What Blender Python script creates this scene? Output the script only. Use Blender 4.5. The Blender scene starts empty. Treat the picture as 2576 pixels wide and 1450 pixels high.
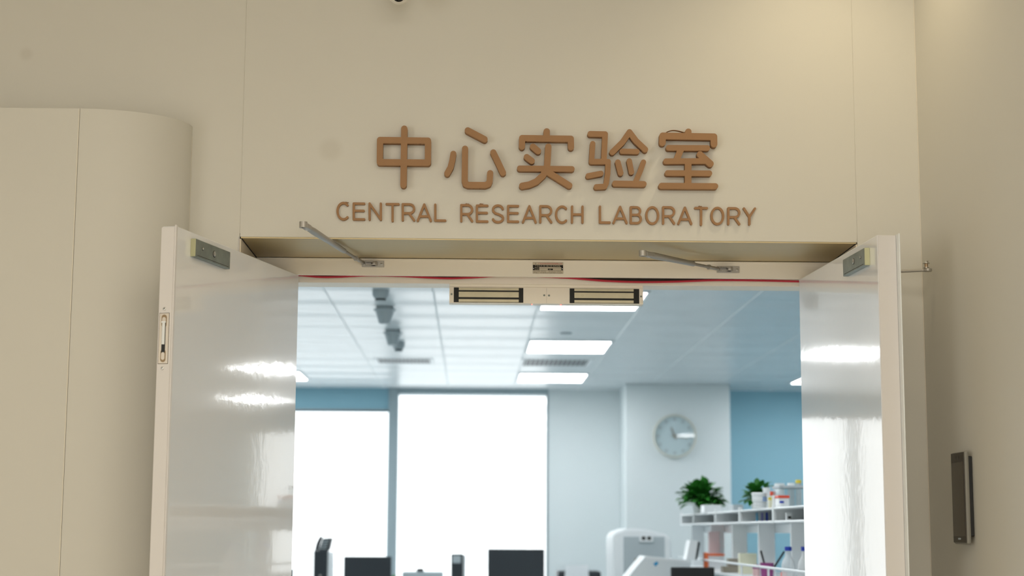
import bpy, bmesh, math, random
import numpy as np
from mathutils import Vector, Matrix

S = bpy.context.scene
COL = S.collection
random.seed(7)

# ------------------------------------------------------------------ camera
F_PX, DIST, EYE = 4200.0, 4.667, 1.5          # focal length in pixels of the 2576 wide frame, distance to the sign wall, eye height


def _n(v):
    v = np.array(v, float)
    return v / np.linalg.norm(v)


AY = _n((-102, 612, F_PX))                      # world +Y (into the laboratory) in camera axes right / down / forward
AX = _n((1, .0085, (102 - 612 * .0085) / F_PX))
AZ = np.cross(AX, AY)
CAM = np.array([0, -DIST, EYE])


def ray(px, py):
    v = np.array([px - 1288, py - 725, F_PX])
    return np.array([v @ AX, v @ AY, v @ AZ])


def hit(px, py, p0, n):
    """point of a real plane (p0, normal) on the line of sight of a pixel: used to read sizes off the photograph"""
    r = ray(px, py)
    t = ((np.array(p0) - CAM) @ np.array(n)) / (r @ np.array(n))
    return Vector(CAM + t * r)


def on_y(px, py, y): return hit(px, py, (0, y, 0), (0, 1, 0))
def on_z(px, py, z): return hit(px, py, (0, 0, z), (0, 0, 1))


cd = bpy.data.cameras.new('camera')
cam = bpy.data.objects.new('camera', cd)
COL.objects.link(cam)
cd.sensor_width = 36.0
cd.lens = F_PX / 2576 * 36
cd.clip_start = .05
M = Matrix(((AX[0], -AX[1], -AX[2], 0), (AY[0], -AY[1], -AY[2], -DIST), (AZ[0], -AZ[1], -AZ[2], EYE), (0, 0, 0, 1)))
cam.matrix_world = M
cd.dof.use_dof = True
cd.dof.focus_distance = 4.72
cd.dof.aperture_fstop = 3.4
S.camera = cam

# ------------------------------------------------------------------ exposure, world, lights
S.view_settings.view_transform = 'Standard'
S.view_settings.look = 'None'
S.view_settings.exposure = 0.0
S.view_settings.gamma = 1.0
S.view_settings.use_curve_mapping = False
S.cycles.use_denoising = True
S.cycles.max_bounces = 10
S.cycles.diffuse_bounces = 6
S.cycles.sample_clamp_indirect = 6

w = bpy.data.worlds.new('overcast_sky')
S.world = w
w.use_nodes = True
bg = w.node_tree.nodes['Background']
bg.inputs[0].default_value = (.93, .985, 1.0, 1)
bg.inputs[1].default_value = 2.5


def area(name, loc, direction, sx, sy, power, color, portal=False):
    l = bpy.data.lights.new(name, 'AREA')
    l.shape = 'RECTANGLE'
    l.size, l.size_y = sx, sy
    l.energy = power
    l.color = color
    l.cycles.is_portal = portal
    o = bpy.data.objects.new(name, l)
    o.location = loc
    o.rotation_euler = Vector(direction).to_track_quat('-Z', 'Y').to_euler()
    COL.objects.link(o)
    return o


WARM = (1.0, .93, .80)
area('corridor_soft_light', (-4.9, -5.2, 1.5), (1, .2, .05), 4.5, 2.4, 124, (1.0, .985, .94))  # daylight of the unseen window on the left
area('corridor_soft_light', (.1, -8.9, 1.3), (-.02, 1, .06), 2.6, 2.2, 64, (1.0, .985, .95))  # added frontal fill, the rear wall has no window
area('corridor_ceiling_light', (.2, -3.2, 3.42), (0, .05, -1), 2.0, 2.6, 68, WARM)
sp = bpy.data.lights.new('corridor_downlight', 'SPOT')
sp.energy = 12.5
sp.color = (1.0, .84, .56)
sp.spot_size = math.radians(130)
sp.spot_blend = .9
sp.shadow_soft_size = .05
so = bpy.data.objects.new('corridor_downlight', sp)
so.location = (1.0, -.42, 3.41)
so.rotation_euler = Vector((0, .05, -1)).to_track_quat('-Z', 'Y').to_euler()
COL.objects.link(so)

BACK = 11.1                                     # laboratory window wall
LAB_Z = 2.834                                   # laboratory ceiling
for x0, x1, z1 in ((-6.5, -.81, 2.6), (-.72, .66, 2.75), (5.0, 8.3, 2.6)):
    area('window_portal', ((x0 + x1) / 2, BACK + .25, (z1 + .9) / 2), (0, -1, 0), x1 - x0, z1 - .9, 1, (1, 1, 1), True)

# ------------------------------------------------------------------ materials


def lin(c):
    return tuple(((v / 255) / 12.92 if v / 255 <= .04045 else ((v / 255 + .055) / 1.055) ** 2.4) for v in c)


def mat(name, rgb, rough=.6, metal=0., coat=0., bump=0., bscale=200., vary=0., vscale=3., spec=.5, emit=None, stretch=None):
    m = bpy.data.materials.new(name)
    m.use_nodes = True
    nt = m.node_tree
    b = nt.nodes['Principled BSDF']
    c = (*lin(rgb), 1)
    b.inputs['Base Color'].default_value = c
    b.inputs['Roughness'].default_value = rough
    b.inputs['Metallic'].default_value = metal
    b.inputs['Specular IOR Level'].default_value = spec
    if coat:
        b.inputs['Coat Weight'].default_value = coat
        b.inputs['Coat Roughness'].default_value = .03
    tc = nt.nodes.new('ShaderNodeTexCoord')
    src = tc.outputs['Object']
    if stretch:
        mp = nt.nodes.new('ShaderNodeMapping')
        mp.inputs['Scale'].default_value = stretch
        nt.links.new(src, mp.inputs['Vector'])
        src = mp.outputs[0]
    if vary:
        nz = nt.nodes.new('ShaderNodeTexNoise')
        nz.inputs['Scale'].default_value = vscale
        nz.inputs['Detail'].default_value = 4
        nt.links.new(src, nz.inputs['Vector'])
        rp = nt.nodes.new('ShaderNodeValToRGB')
        rp.color_ramp.elements[0].position = .3
        rp.color_ramp.elements[1].position = .7
        rp.color_ramp.elements[0].color = tuple(v * (1 - vary) for v in c[:3]) + (1,)
        rp.color_ramp.elements[1].color = tuple(min(1, v * (1 + vary)) for v in c[:3]) + (1,)
        nt.links.new(nz.outputs['Fac'], rp.inputs[0])
        nt.links.new(rp.outputs[0], b.inputs['Base Color'])
    if bump:
        n2 = nt.nodes.new('ShaderNodeTexNoise')
        n2.inputs['Scale'].default_value = bscale
        n2.inputs['Detail'].default_value = 3
        nt.links.new(src, n2.inputs['Vector'])
        bp = nt.nodes.new('ShaderNodeBump')
        bp.inputs['Strength'].default_value = bump
        bp.inputs['Distance'].default_value = .002
        nt.links.new(n2.outputs['Fac'], bp.inputs['Height'])
        nt.links.new(bp.outputs[0], b.inputs['Normal'])
        if coat:
            nt.links.new(bp.outputs[0], b.inputs['Coat Normal'])
    if emit:
        b.inputs['Emission Color'].default_value = (*emit[:3], 1)
        b.inputs['Emission Strength'].default_value = emit[3]
    return m


MT = {}
MT['beige'] = mat('beige_wall_panel', (212, 209, 200), .5, bump=.06, bscale=420, vary=.012, vscale=1.3, spec=.35)
MT['corr_ceil'] = mat('corridor_ceiling_paint', (222, 216, 202), .9)
MT['corr_floor'] = mat('corridor_floor_vinyl', (196, 186, 164), .5, vary=.05, vscale=2)
MT['frame'] = mat('frame_enamel', (248, 241, 228), .38, bump=.03, bscale=300, spec=.4)
MT['soffit'] = mat('bronze_brushed_lining', (198, 180, 140), .42, metal=.3, bump=.08, bscale=120, stretch=(1, 30, 30), vary=.04, vscale=8)
MT['reveal'] = mat('reveal_lining', (224, 211, 190), .45, bump=.03)
MT['door'] = mat('door_gloss_white', (240, 240, 242), .08, coat=.6, bump=.05, bscale=30, spec=.5)
MT['door_edge'] = mat('door_edge_enamel', (222, 218, 216), .4)
MT['zinc'] = mat('zinc_plate', (150, 158, 152), .42, metal=.85, vary=.14, vscale=30, bump=.03)
MT['zinc_y'] = mat('yellow_zinc_end', (196, 196, 160), .45, metal=.5)
MT['alu'] = mat('satin_aluminium', (176, 172, 166), .42, metal=.6)
MT['steel'] = mat('bright_steel', (200, 198, 192), .28, metal=.95)
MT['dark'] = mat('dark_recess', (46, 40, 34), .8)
MT['black'] = mat('black_plastic', (26, 27, 28), .5)
MT['matblack'] = mat('black_resin', (22, 22, 20), .6, vary=.1, vscale=60)
MT['core'] = mat('magnet_core_steel', (206, 198, 172), .45, metal=.3, vary=.05, vscale=40)
MT['brown'] = mat('brown_sign_board', (160, 124, 91), .75, bump=.15, bscale=500, vary=.03, vscale=20, spec=.2)
MT['red'] = mat('red_cable_sheath', (190, 40, 60), .45)
MT['bolt_plate'] = mat('bolt_plate_satin', (200, 190, 176), .35, metal=.5)
MT['bolt_shade'] = mat('bolt_recess_bronze', (150, 128, 98), .45, metal=.4)
MT['led'] = mat('led_red', (255, 60, 50), .4, emit=(1, .08, .06, 6))
MT['lampdiff'] = mat('lamp_diffuser', (255, 255, 255), .5, emit=(.97, .99, 1.0, 12.6))
MT['white_pl'] = mat('white_plastic', (232, 236, 238), .4)
MT['grey_pl'] = mat('grey_plastic', (176, 186, 190), .5)
MT['cam_white'] = mat('camera_housing_white', (235, 232, 224), .35)
MT['lens'] = mat('black_lens', (8, 8, 8), .08)
MT['lab_white'] = mat('lab_wall_white', (222, 229, 230), .7, bump=.03)
MT['teal'] = mat('lab_wall_teal', (148, 192, 208), .7, bump=.03)
MT['lab_floor'] = mat('lab_floor_vinyl', (190, 200, 202), .4, vary=.03)
MT['wframe'] = mat('window_frame_grey', (160, 176, 182), .45)
MT['leaf'] = mat('leaf_green', (46, 120, 38), .45, vary=.35, vscale=18)
MT['pot'] = mat('white_pot', (222, 226, 226), .4)
MT['soil'] = mat('potting_soil', (60, 45, 34), .9)
MT['clockrim'] = mat('clock_rim_cream', (206, 206, 196), .45)
MT['dial'] = mat('clock_dial', (205, 222, 226), .5)
MT['screen'] = mat('monitor_back_black', (34, 42, 48), .5)
MT['paper'] = mat('paper_white', (242, 244, 246), .8)
MT['label_paper'] = mat('rating_plate_film', (214, 203, 182), .45)
MT['ink'] = mat('ink_black', (22, 18, 14), .7)
MT['inkred'] = mat('ink_red', (186, 50, 50), .7)
MT['inkgrey'] = mat('ink_grey', (112, 100, 84), .7)
MT['terminal'] = mat('terminal_bezel', (52, 46, 38), .35)
MT['terminal_glass'] = mat('terminal_screen', (62, 54, 42), .18)
MT['terminal_side'] = mat('terminal_side_grey', (128, 126, 118), .4)
MT['copper'] = mat('brass_bolt', (178, 154, 126), .4, metal=.8)
for nm, c in dict(orange=(240, 120, 70), purple=(150, 70, 130), pinkgrey=(218, 205, 207), pink=(226, 190, 190), blue=(30, 60, 170), sky=(40, 150, 200), yellow=(226, 205, 70),
                  redlid=(220, 80, 55), cream=(228, 226, 200), taupe=(150, 142, 128), paleblue=(150, 175, 215), teal_tube=(60, 130, 160), violet=(110, 110, 170)).items():
    MT[nm] = mat(nm + '_plastic', c, .5)


def thin_glass(name, tint=(1, 1, 1), refl=.06, rough=.02):
    m = bpy.data.materials.new(name)
    m.use_nodes = True
    nt = m.node_tree
    nt.nodes.remove(nt.nodes['Principled BSDF'])
    t = nt.nodes.new('ShaderNodeBsdfTransparent')
    t.inputs[0].default_value = (*tint, 1)
    g = nt.nodes.new('ShaderNodeBsdfGlossy')
    g.inputs['Roughness'].default_value = rough
    mx = nt.nodes.new('ShaderNodeMixShader')
    mx.inputs[0].default_value = refl
    nt.links.new(t.outputs[0], mx.inputs[1])
    nt.links.new(g.outputs[0], mx.inputs[2])
    nt.links.new(mx.outputs[0], nt.nodes['Material Output'].inputs[0])
    return m


MT['glass'] = thin_glass('window_glass')
m = bpy.data.materials.new('frosted_plastic')
m.use_nodes = True
_b = m.node_tree.nodes['Principled BSDF']
_b.inputs['Base Color'].default_value = (.86, .88, .9, 1)
_b.inputs['Roughness'].default_value = .25
_b.inputs['Alpha'].default_value = .55
MT['frosted'] = m
MT['clear'] = thin_glass('clear_plastic', (.88, .92, .93), .14, .15)

MT['beige_front'] = MT['beige'].copy()
nt = MT['beige_front'].node_tree
b = nt.nodes['Principled BSDF']
gp = nt.nodes.new('ShaderNodeNewGeometry')
src = b.inputs['Base Color'].links[0].from_socket
for px_, py_, rad in ((832, 376, .045), (66, 136, .026)):
    c_ = on_y(px_, py_, 0)
    ds = nt.nodes.new('ShaderNodeVectorMath'); ds.operation = 'DISTANCE'
    ds.inputs[1].default_value = c_
    nt.links.new(gp.outputs['Position'], ds.inputs[0])
    mr = nt.nodes.new('ShaderNodeMapRange'); mr.interpolation_type = 'SMOOTHSTEP'
    mr.inputs['From Min'].default_value = rad * .3
    mr.inputs['From Max'].default_value = rad
    mr.inputs['To Min'].default_value = .5
    mr.inputs['To Max'].default_value = 0
    nt.links.new(ds.outputs['Value'], mr.inputs['Value'])
    mx = nt.nodes.new('ShaderNodeMix'); mx.data_type = 'RGBA'
    mx.inputs[7].default_value = (*lin((198, 193, 182)), 1)
    nt.links.new(mr.outputs['Result'], mx.inputs[0])
    nt.links.new(src, mx.inputs[6])
    src = mx.outputs[2]
nt.links.new(src, b.inputs['Base Color'])

# laboratory ceiling: glossy aluminium tiles, slightly dished across every joint
m = mat('lab_ceiling_tile', (212, 218, 220), .3, spec=.42)
nt = m.node_tree
b = nt.nodes['Principled BSDF']
tc = nt.nodes.new('ShaderNodeTexCoord')
sx = nt.nodes.new('ShaderNodeSeparateXYZ')
nt.links.new(tc.outputs['Object'], sx.inputs[0])
nz = nt.nodes.new('ShaderNodeTexNoise')
nz.inputs['Scale'].default_value = 1.4
nt.links.new(tc.outputs['Object'], nz.inputs['Vector'])
ad = nt.nodes.new('ShaderNodeMath'); ad.operation = 'MULTIPLY_ADD'
ad.inputs[1].default_value = 1.1
nt.links.new(nz.outputs['Fac'], ad.inputs[0])
ml = nt.nodes.new('ShaderNodeMath'); ml.operation = 'MULTIPLY'
ml.inputs[1].default_value = 2 * math.pi / .6
nt.links.new(sx.outputs['Y'], ml.inputs[0])
nt.links.new(ml.outputs[0], ad.inputs[2])
sn = nt.nodes.new('ShaderNodeMath'); sn.operation = 'SINE'
nt.links.new(ad.outputs[0], sn.inputs[0])
bp = nt.nodes.new('ShaderNodeBump')
bp.inputs['Strength'].default_value = .5
bp.inputs['Distance'].default_value = .012
nt.links.new(sn.outputs[0], bp.inputs['Height'])
nt.links.new(bp.outputs[0], b.inputs['Normal'])
MT['lab_ceil'] = m

# ------------------------------------------------------------------ builders


def new(): return bmesh.new()


def add_box(bm, lo, hi, bev=0., seg=2, M=None, mi=0):
    lo, hi = Vector(lo), Vector(hi)
    r = bmesh.ops.create_cube(bm, size=1)
    vs = r['verts']
    for v in vs:
        v.co = Vector(((lo.x + hi.x) / 2 + v.co.x * (hi.x - lo.x), (lo.y + hi.y) / 2 + v.co.y * (hi.y - lo.y), (lo.z + hi.z) / 2 + v.co.z * (hi.z - lo.z)))
    fs = set(f for v in vs for f in v.link_faces)
    if bev:
        es = list({e for v in vs for e in v.link_edges})
        rr = bmesh.ops.bevel(bm, geom=es, offset=bev, segments=seg, profile=.5, affect='EDGES')
        vs = list({v for f in rr['faces'] for v in f.verts} | {v for v in vs if v.is_valid})
        fs = set(f for v in vs for f in v.link_faces)
    for f in fs:
        f.material_index = mi
    if M is not None:
        bmesh.ops.transform(bm, matrix=M, verts=vs)
    return vs


def frame_of(d):
    d = Vector(d).normalized()
    a = Vector((0, 0, 1)) if abs(d.z) < .9 else Vector((1, 0, 0))
    u = d.cross(a).normalized()
    return u, d.cross(u).normalized(), d


def add_lathe(bm, p, d, prof, seg=24, mi=0):
    """prof: list of (radius, distance along d); radius 0 closes"""
    u, v, d = frame_of(d)
    p = Vector(p)
    rings = []
    for r, h in prof:
        if r <= 1e-6:
            rings.append([bm.verts.new(p + d * h)])
        else:
            rings.append([bm.verts.new(p + d * h + (u * math.cos(2 * math.pi * k / seg) + v * math.sin(2 * math.pi * k / seg)) * r) for k in range(seg)])
    for a, c in zip(rings, rings[1:]):
        if len(a) == 1 and len(c) == 1:
            continue
        for k in range(seg):
            k2 = (k + 1) % seg
            if len(a) == 1:
                f = bm.faces.new((a[0], c[k2], c[k]))
            elif len(c) == 1:
                f = bm.faces.new((a[k], a[k2], c[0]))
            else:
                f = bm.faces.new((a[k], a[k2], c[k2], c[k]))
            f.material_index = mi
            f.smooth = True
    if len(rings[0]) > 1:
        bm.faces.new(rings[0][::-1]).material_index = mi
    if len(rings[-1]) > 1:
        bm.faces.new(rings[-1]).material_index = mi


def add_cyl(bm, p, q, r, seg=20, mi=0, chamfer=0.):
    p, q = Vector(p), Vector(q)
    h = (q - p).length
    c = min(chamfer, h / 3, r / 2)
    prof = [(r, 0), (r, h)] if not c else [(r - c, 0), (r, c), (r, h - c), (r - c, h)]
    add_lathe(bm, p, q - p, prof, seg, mi)


def add_ball(bm, c, r, seg=24, mi=0, squash=1.):
    prof = [(r * math.sin(math.pi * k / 12), -r * squash * math.cos(math.pi * k / 12)) for k in range(13)]
    prof[0] = (0, -r * squash); prof[-1] = (0, r * squash)
    add_lathe(bm, c, (0, 0, 1), prof, seg, mi)


def add_prism(bm, pts, off, mi=0):
    """closed outline (list of Vectors) swept by vector off"""
    a = [bm.verts.new(Vector(p)) for p in pts]
    c = [bm.verts.new(Vector(p) + Vector(off)) for p in pts]
    n = len(a)
    fs = [bm.faces.new(a), bm.faces.new(c[::-1])]
    for k in range(n):
        fs.append(bm.faces.new((a[k], c[k], c[(k + 1) % n], a[(k + 1) % n])))
    for f in fs:
        f.material_index = mi
    bmesh.ops.recalc_face_normals(bm, faces=fs)


def add_tube(bm, pts, r, seg=10, mi=0):
    pts = [Vector(p) for p in pts]
    rings = []
    for i, p in enumerate(pts):
        d = (pts[min(i + 1, len(pts) - 1)] - pts[max(i - 1, 0)]).normalized()
        u, v, d = frame_of(d)
        rings.append([bm.verts.new(p + (u * math.cos(2 * math.pi * k / seg) + v * math.sin(2 * math.pi * k / seg)) * r) for k in range(seg)])
    for a, c in zip(rings, rings[1:]):
        for k in range(seg):
            f = bm.faces.new((a[k], a[(k + 1) % seg], c[(k + 1) % seg], c[k]))
            f.smooth = True
            f.material_index = mi
    bm.faces.new(rings[0][::-1]).material_index = mi
    bm.faces.new(rings[-1]).material_index = mi


def wpos(o):
    p = Vector((0, 0, 0))
    while o:
        p += o.location
        o = o.parent
    return p


def link_mesh(name, me, mats, parent, base):
    o = bpy.data.objects.new(name, me)
    COL.objects.link(o)
    mats = mats if isinstance(mats, (list, tuple)) else [mats]
    for k in mats:
        me.materials.append(MT[k])
    if parent:
        o.parent = parent
    o.location = Vector(base) - (wpos(parent) if parent else Vector((0, 0, 0)))
    return o


def obj(name, bm, mats, parent=None, smooth=False):
    """world-space bmesh -> one mesh object with its origin at the middle of its base"""
    bmesh.ops.recalc_face_normals(bm, faces=bm.faces[:])
    xs = [v.co for v in bm.verts]
    lo = Vector([min(c[k] for c in xs) for k in range(3)])
    hi = Vector([max(c[k] for c in xs) for k in range(3)])
    base = Vector(((lo.x + hi.x) / 2, (lo.y + hi.y) / 2, lo.z))
    for v in bm.verts:
        v.co -= base
    me = bpy.data.meshes.new(name)
    bm.to_mesh(me)
    bm.free()
    if smooth:
        for p in me.polygons:
            p.use_smooth = True
    if any(p.use_smooth for p in me.polygons):
        me.set_sharp_from_angle(angle=math.radians(32))
    return link_mesh(name, me, mats, parent, base)


def tag(o, label, cat, group=None):
    o['label'] = label
    o['category'] = cat
    if group:
        o['group'] = group
    return o


def thing(name, loc, label, cat, group=None):
    o = bpy.data.objects.new(name, None)
    o.empty_display_size = .05
    COL.objects.link(o)
    o.location = loc
    return tag(o, label, cat, group)


def struct(o, label=None):
    o['kind'] = 'structure'
    if label:
        o['label'] = label
        o['category'] = label.split('|')[1] if '|' in label else 'structure'
    return o


def setting(name, bm, mats, label, cat):
    o = obj(name, bm, mats)
    o['kind'] = 'structure'
    o['label'] = label
    o['category'] = cat
    return o


def setting_root(name, loc, label, cat):
    o = thing(name, loc, label, cat)
    o['kind'] = 'structure'
    return o


def boxed(name, lo, hi, m, parent=None, bev=0.):
    bm = new()
    add_box(bm, lo, hi, bev)
    return obj(name, bm, m, parent)


def dup(root, loc, label, group=None):
    """a copy of a thing with copies of its parts and sub-parts"""
    r = root.copy(); COL.objects.link(r); r.location = loc; r['label'] = label
    if group:
        r['group'] = group
    for ch in list(root.children):
        c = ch.copy(); COL.objects.link(c); c.parent = r
        for g in list(ch.children):
            d = g.copy(); COL.objects.link(d); d.parent = c
    return r


# ------------------------------------------------------------------ corridor shell
RL, RR, RTOP, RDEP = -.662, 1.093, 2.321, .33        # door recess: left, right, top, depth
WR = 1.276                                           # right corridor wall
CZ = 3.45                                            # corridor ceiling
GAP = .0005
bm = new()
add_box(bm, (-5, 0, 0), (RL - GAP, .47, CZ), .0008, 1)
add_box(bm, (RL + GAP, 0, RTOP), (RR - GAP * .4, .47, CZ), .0008, 1)
add_box(bm, (RR + GAP * .4, 0, 0), (WR, .47, CZ), .0008, 1)
add_box(bm, (RL - .02, .0012, RTOP + .01), (RL + .02, .46, CZ))
add_box(bm, (RR - .02, .0012, RTOP + .01), (RR + .02, .46, CZ))
setting('wall_front', bm, 'beige_front', 'beige panelled wall carrying the brown sign above the double door', 'wall')
# left wall volume: lower, standing proud of the sign wall, rounded end
VX, VE, VP, VZ = -1.078, -.805, -.2, 2.637
pts = [Vector((-5, 0, 0)), Vector((-5, VP, 0)), Vector((VX - GAP, VP, 0))]
bm = new()
add_prism(bm, [Vector((-5, -.0005, 0)), Vector((-5, VP, 0)), Vector((VX - GAP, VP, 0)), Vector((VX - GAP, -.0005, 0))], (0, 0, VZ))
arc = [Vector((VX + GAP + (VE - VX) * math.sin(t), VP * math.cos(t), 0)) for t in [math.pi / 2 * k / 32 for k in range(33)]]
add_prism(bm, [Vector((VX + GAP, -.0005, 0))] + arc[:-1] + [Vector((VE, -.0005, 0))], (0, 0, VZ))
add_box(bm, (VX - .01, VP + .002, 0), (VX + .01, -.001, VZ - .006))
for f in bm.faces:
    if abs(f.normal.z) < .1 and f.calc_center_median().x > VX + .003 and len(f.verts) == 4:
        f.smooth = True
o = setting('wall_left', bm, 'beige', 'lower beige wall volume with a rounded corner left of the door', 'wall')
bm = new()
add_tube(bm, [(VE - .001, -.003, 0), (VE - .001, -.003, VZ - .03)], .0022, 8)
setting('trim_1', bm, 'corr_ceil', 'thin sealant bead where the rounded wall meets the sign wall', 'trim')
bm = new()
add_box(bm, (VX - .004, VP - .0006, 0), (VX - GAP, VP + .004, VZ))
setting('trim_2', bm, 'corr_ceil', 'pale vertical joint strip on the lower left wall', 'trim')
bm = new(); add_box(bm, (WR, -9, 0), (WR + .15, .47, CZ))
setting('wall_right', bm, 'beige', 'plain beige side wall right of the door carrying the access terminal', 'wall')
bm = new(); add_box(bm, (WR - .0015, -.0022, 0), (WR, -.0002, CZ))
setting('trim_3', bm, 'corr_ceil', 'pale corner bead between sign wall and right wall', 'trim')
bm = new(); add_box(bm, (-5.15, -9, -.1), (WR + .15, .47, 0))
setting('floor', bm, 'corr_floor', 'corridor floor', 'floor')
bm = new(); add_box(bm, (-5.15, -9, CZ), (WR + .15, .47, CZ + .1))
setting('ceiling', bm, 'corr_ceil', 'corridor ceiling', 'ceiling')
bm = new(); add_box(bm, (-5.15, -9, 0), (-5, .47, CZ)); add_box(bm, (-5.15, -9.15, 0), (WR + .15, -9, CZ))
setting('wall_rear', bm, 'beige', 'corridor walls behind the viewer', 'wall')

# recess lining
LT = .004
bm = new()
add_box(bm, (RL + .003, .001, RTOP - LT), (RR - .003, RDEP, RTOP - .0004))
setting('trim_4', bm, 'soffit', 'brown brushed lining under the top of the door recess', 'trim')
bm = new()
add_box(bm, (RL + .0004, .001, 0), (RL + LT, RDEP, RTOP - LT - .002))
add_box(bm, (RL - .0035, -.002, 0), (RL + .0005, .0008, RTOP - .0005), mi=1)
setting('trim_5', bm, ['reveal', 'alu'], 'pale lining on the left side of the door recess with a grey edge strip', 'trim')
bm = new()
add_box(bm, (RR - LT, .001, 0), (RR - .0004, RDEP, RTOP - LT - .002))
setting('trim_6', bm, 'reveal', 'lining on the right side of the door recess', 'trim')

bm = new()
add_box(bm, (RL + .0042, .0005, RTOP - LT - .0022), (RL + .0062, RDEP, RTOP - LT))
add_box(bm, (RR - .0062, .0005, RTOP - LT - .0022), (RR - .0042, RDEP, RTOP - LT))
setting('trim_10', bm, 'dark', 'dark mitre joints in the corners of the door recess lining', 'trim')

# steel door frame
HL, HR, HZ = -.558, 1.030, 2.264                      # clear opening and head underside
ZS = on_y(1400, 716.5, .378).z                       # underside of the door stop
bm = new()
add_box(bm, (RL + .005, RDEP, HZ), (RR - .005, RDEP + .012, RTOP - .006), .0008, 1)      # head face
add_box(bm, (RL + .005, RDEP - .003, RTOP - .011), (RR - .005, RDEP + .01, RTOP - .0055), .001, 1)   # small step along the top
add_box(bm, (RL + .005, RDEP + .012, 2.298), (RR - .005, .47, RTOP - .006))              # rebate roof
add_box(bm, (HL, .378, ZS), (HR, .472, 2.30), .0015, 2)                      # stop
for xa, xb in ((RL + .005, HL), (HR, RR - .005)):
    add_box(bm, (xa, RDEP, 0), (xb, .472, HZ), .001, 1)
setting('trim_7', bm, 'frame', 'cream enamelled steel frame around the double door opening', 'door frame')
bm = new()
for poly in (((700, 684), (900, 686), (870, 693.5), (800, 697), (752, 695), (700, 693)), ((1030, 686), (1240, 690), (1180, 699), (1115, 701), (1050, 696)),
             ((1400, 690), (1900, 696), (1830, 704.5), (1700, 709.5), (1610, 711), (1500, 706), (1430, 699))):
    add_prism(bm, [on_y(x, y, .3768) for x, y in poly], (0, .0012, 0))  # shade of the groove put in as dark strips on the stop
setting('trim_8', bm, 'dark', 'dark strips standing in for the shade behind the drooping red cable', 'trim')

# ------------------------------------------------------------------ red cable drooping in the groove
cp = [(700, 691), (752, 692.5), (800, 697), (850, 697), (930, 693), (1010, 695), (1115, 700.5), (1180, 699), (1250, 694.5), (1300, 692), (1349, 695.5), (1430, 699.5), (1520, 707), (1610, 710), (1700, 709), (1797, 705.5), (1900, 706), (2007, 708.5), (2040, 709.5)]
P3 = [on_y(x, y, .352) for x, y in cp]


def catmull(P, n=8):
    out = []
    for i in range(len(P) - 1):
        a, b_, c, d = P[max(i - 1, 0)], P[i], P[i + 1], P[min(i + 2, len(P) - 1)]
        for k in range(n):
            t = k / n
            out.append(.5 * ((2 * b_) + (c - a) * t + (2 * a - 5 * b_ + 4 * c - d) * t * t + (3 * b_ - a - 3 * c + d) * t ** 3))
    out.append(P[-1])
    return out


bm = new(); add_tube(bm, catmull(P3), .0033, 10)
tag(obj('red_cable', bm, 'red'), 'red cable drooping along the groove under the door frame head', 'cable')

# ------------------------------------------------------------------ sign: rounded strokes -> outline by contouring a distance field


def seg_dist(X, Y, a, b_):
    ax, ay = a; bx, by = b_
    dx, dy = bx - ax, by - ay
    L = dx * dx + dy * dy + 1e-12
    t = np.clip(((X - ax) * dx + (Y - ay) * dy) / L, 0, 1)
    return np.hypot(X - ax - t * dx, Y - ay - t * dy)


def contour(strokes, step):
    """strokes: list of (radius, [(x, y) ...]) -> closed outlines of their union"""
    pts = [p for r, L in strokes for p in L]
    R = max(r for r, L in strokes) + 2 * step
    x0, x1 = min(p[0] for p in pts) - R, max(p[0] for p in pts) + R
    y0, y1 = min(p[1] for p in pts) - R, max(p[1] for p in pts) + R
    nx, ny = int((x1 - x0) / step) + 2, int((y1 - y0) / step) + 2
    X, Y = np.meshgrid(x0 + np.arange(nx) * step, y0 + np.arange(ny) * step)
    D = np.full(X.shape, 1e9)
    for r, L in strokes:
        for a, b_ in zip(L, L[1:]):
            D = np.minimum(D, seg_dist(X, Y, a, b_) - r)
    I = D < 0
    code = I[:-1, :-1] * 1 + I[:-1, 1:] * 2 + I[1:, 1:] * 4 + I[1:, :-1] * 8

    def pt(e):
        k, j, i = e
        if k == 0:
            t = D[j, i] / (D[j, i] - D[j, i + 1]); return (X[j, i] + t * step, Y[j, i])
        t = D[j, i] / (D[j, i] - D[j + 1, i]); return (X[j, i], Y[j, i] + t * step)
    nxt = {}
    TAB = {1: [(3, 0)], 2: [(0, 1)], 3: [(3, 1)], 4: [(1, 2)], 5: [(3, 0), (1, 2)], 6: [(0, 2)], 7: [(3, 2)], 8: [(2, 3)], 9: [(2, 0)], 10: [(0, 1), (2, 3)], 11: [(2, 1)], 12: [(1, 3)], 13: [(1, 0)], 14: [(0, 3)]}
    for j, i in zip(*np.nonzero((code > 0) & (code < 15))):
        E = ((0, j, i), (1, j, i + 1), (0, j + 1, i), (1, j, i))
        for a, b_ in TAB[int(code[j, i])]:
            nxt[E[a]] = E[b_]
    loops = []
    while nxt:
        s = next(iter(nxt)); L = [s]; c = nxt.pop(s)
        while c != s and c in nxt:
            L.append(c); c = nxt.pop(c)
        P = [pt(e) for e in L]
        Q = []
        for p in P:
            if not Q or math.hypot(p[0] - Q[-1][0], p[1] - Q[-1][1]) > step * .6:
                Q.append(p)
        if len(Q) > 5:
            loops.append(Q)
    return loops


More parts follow.
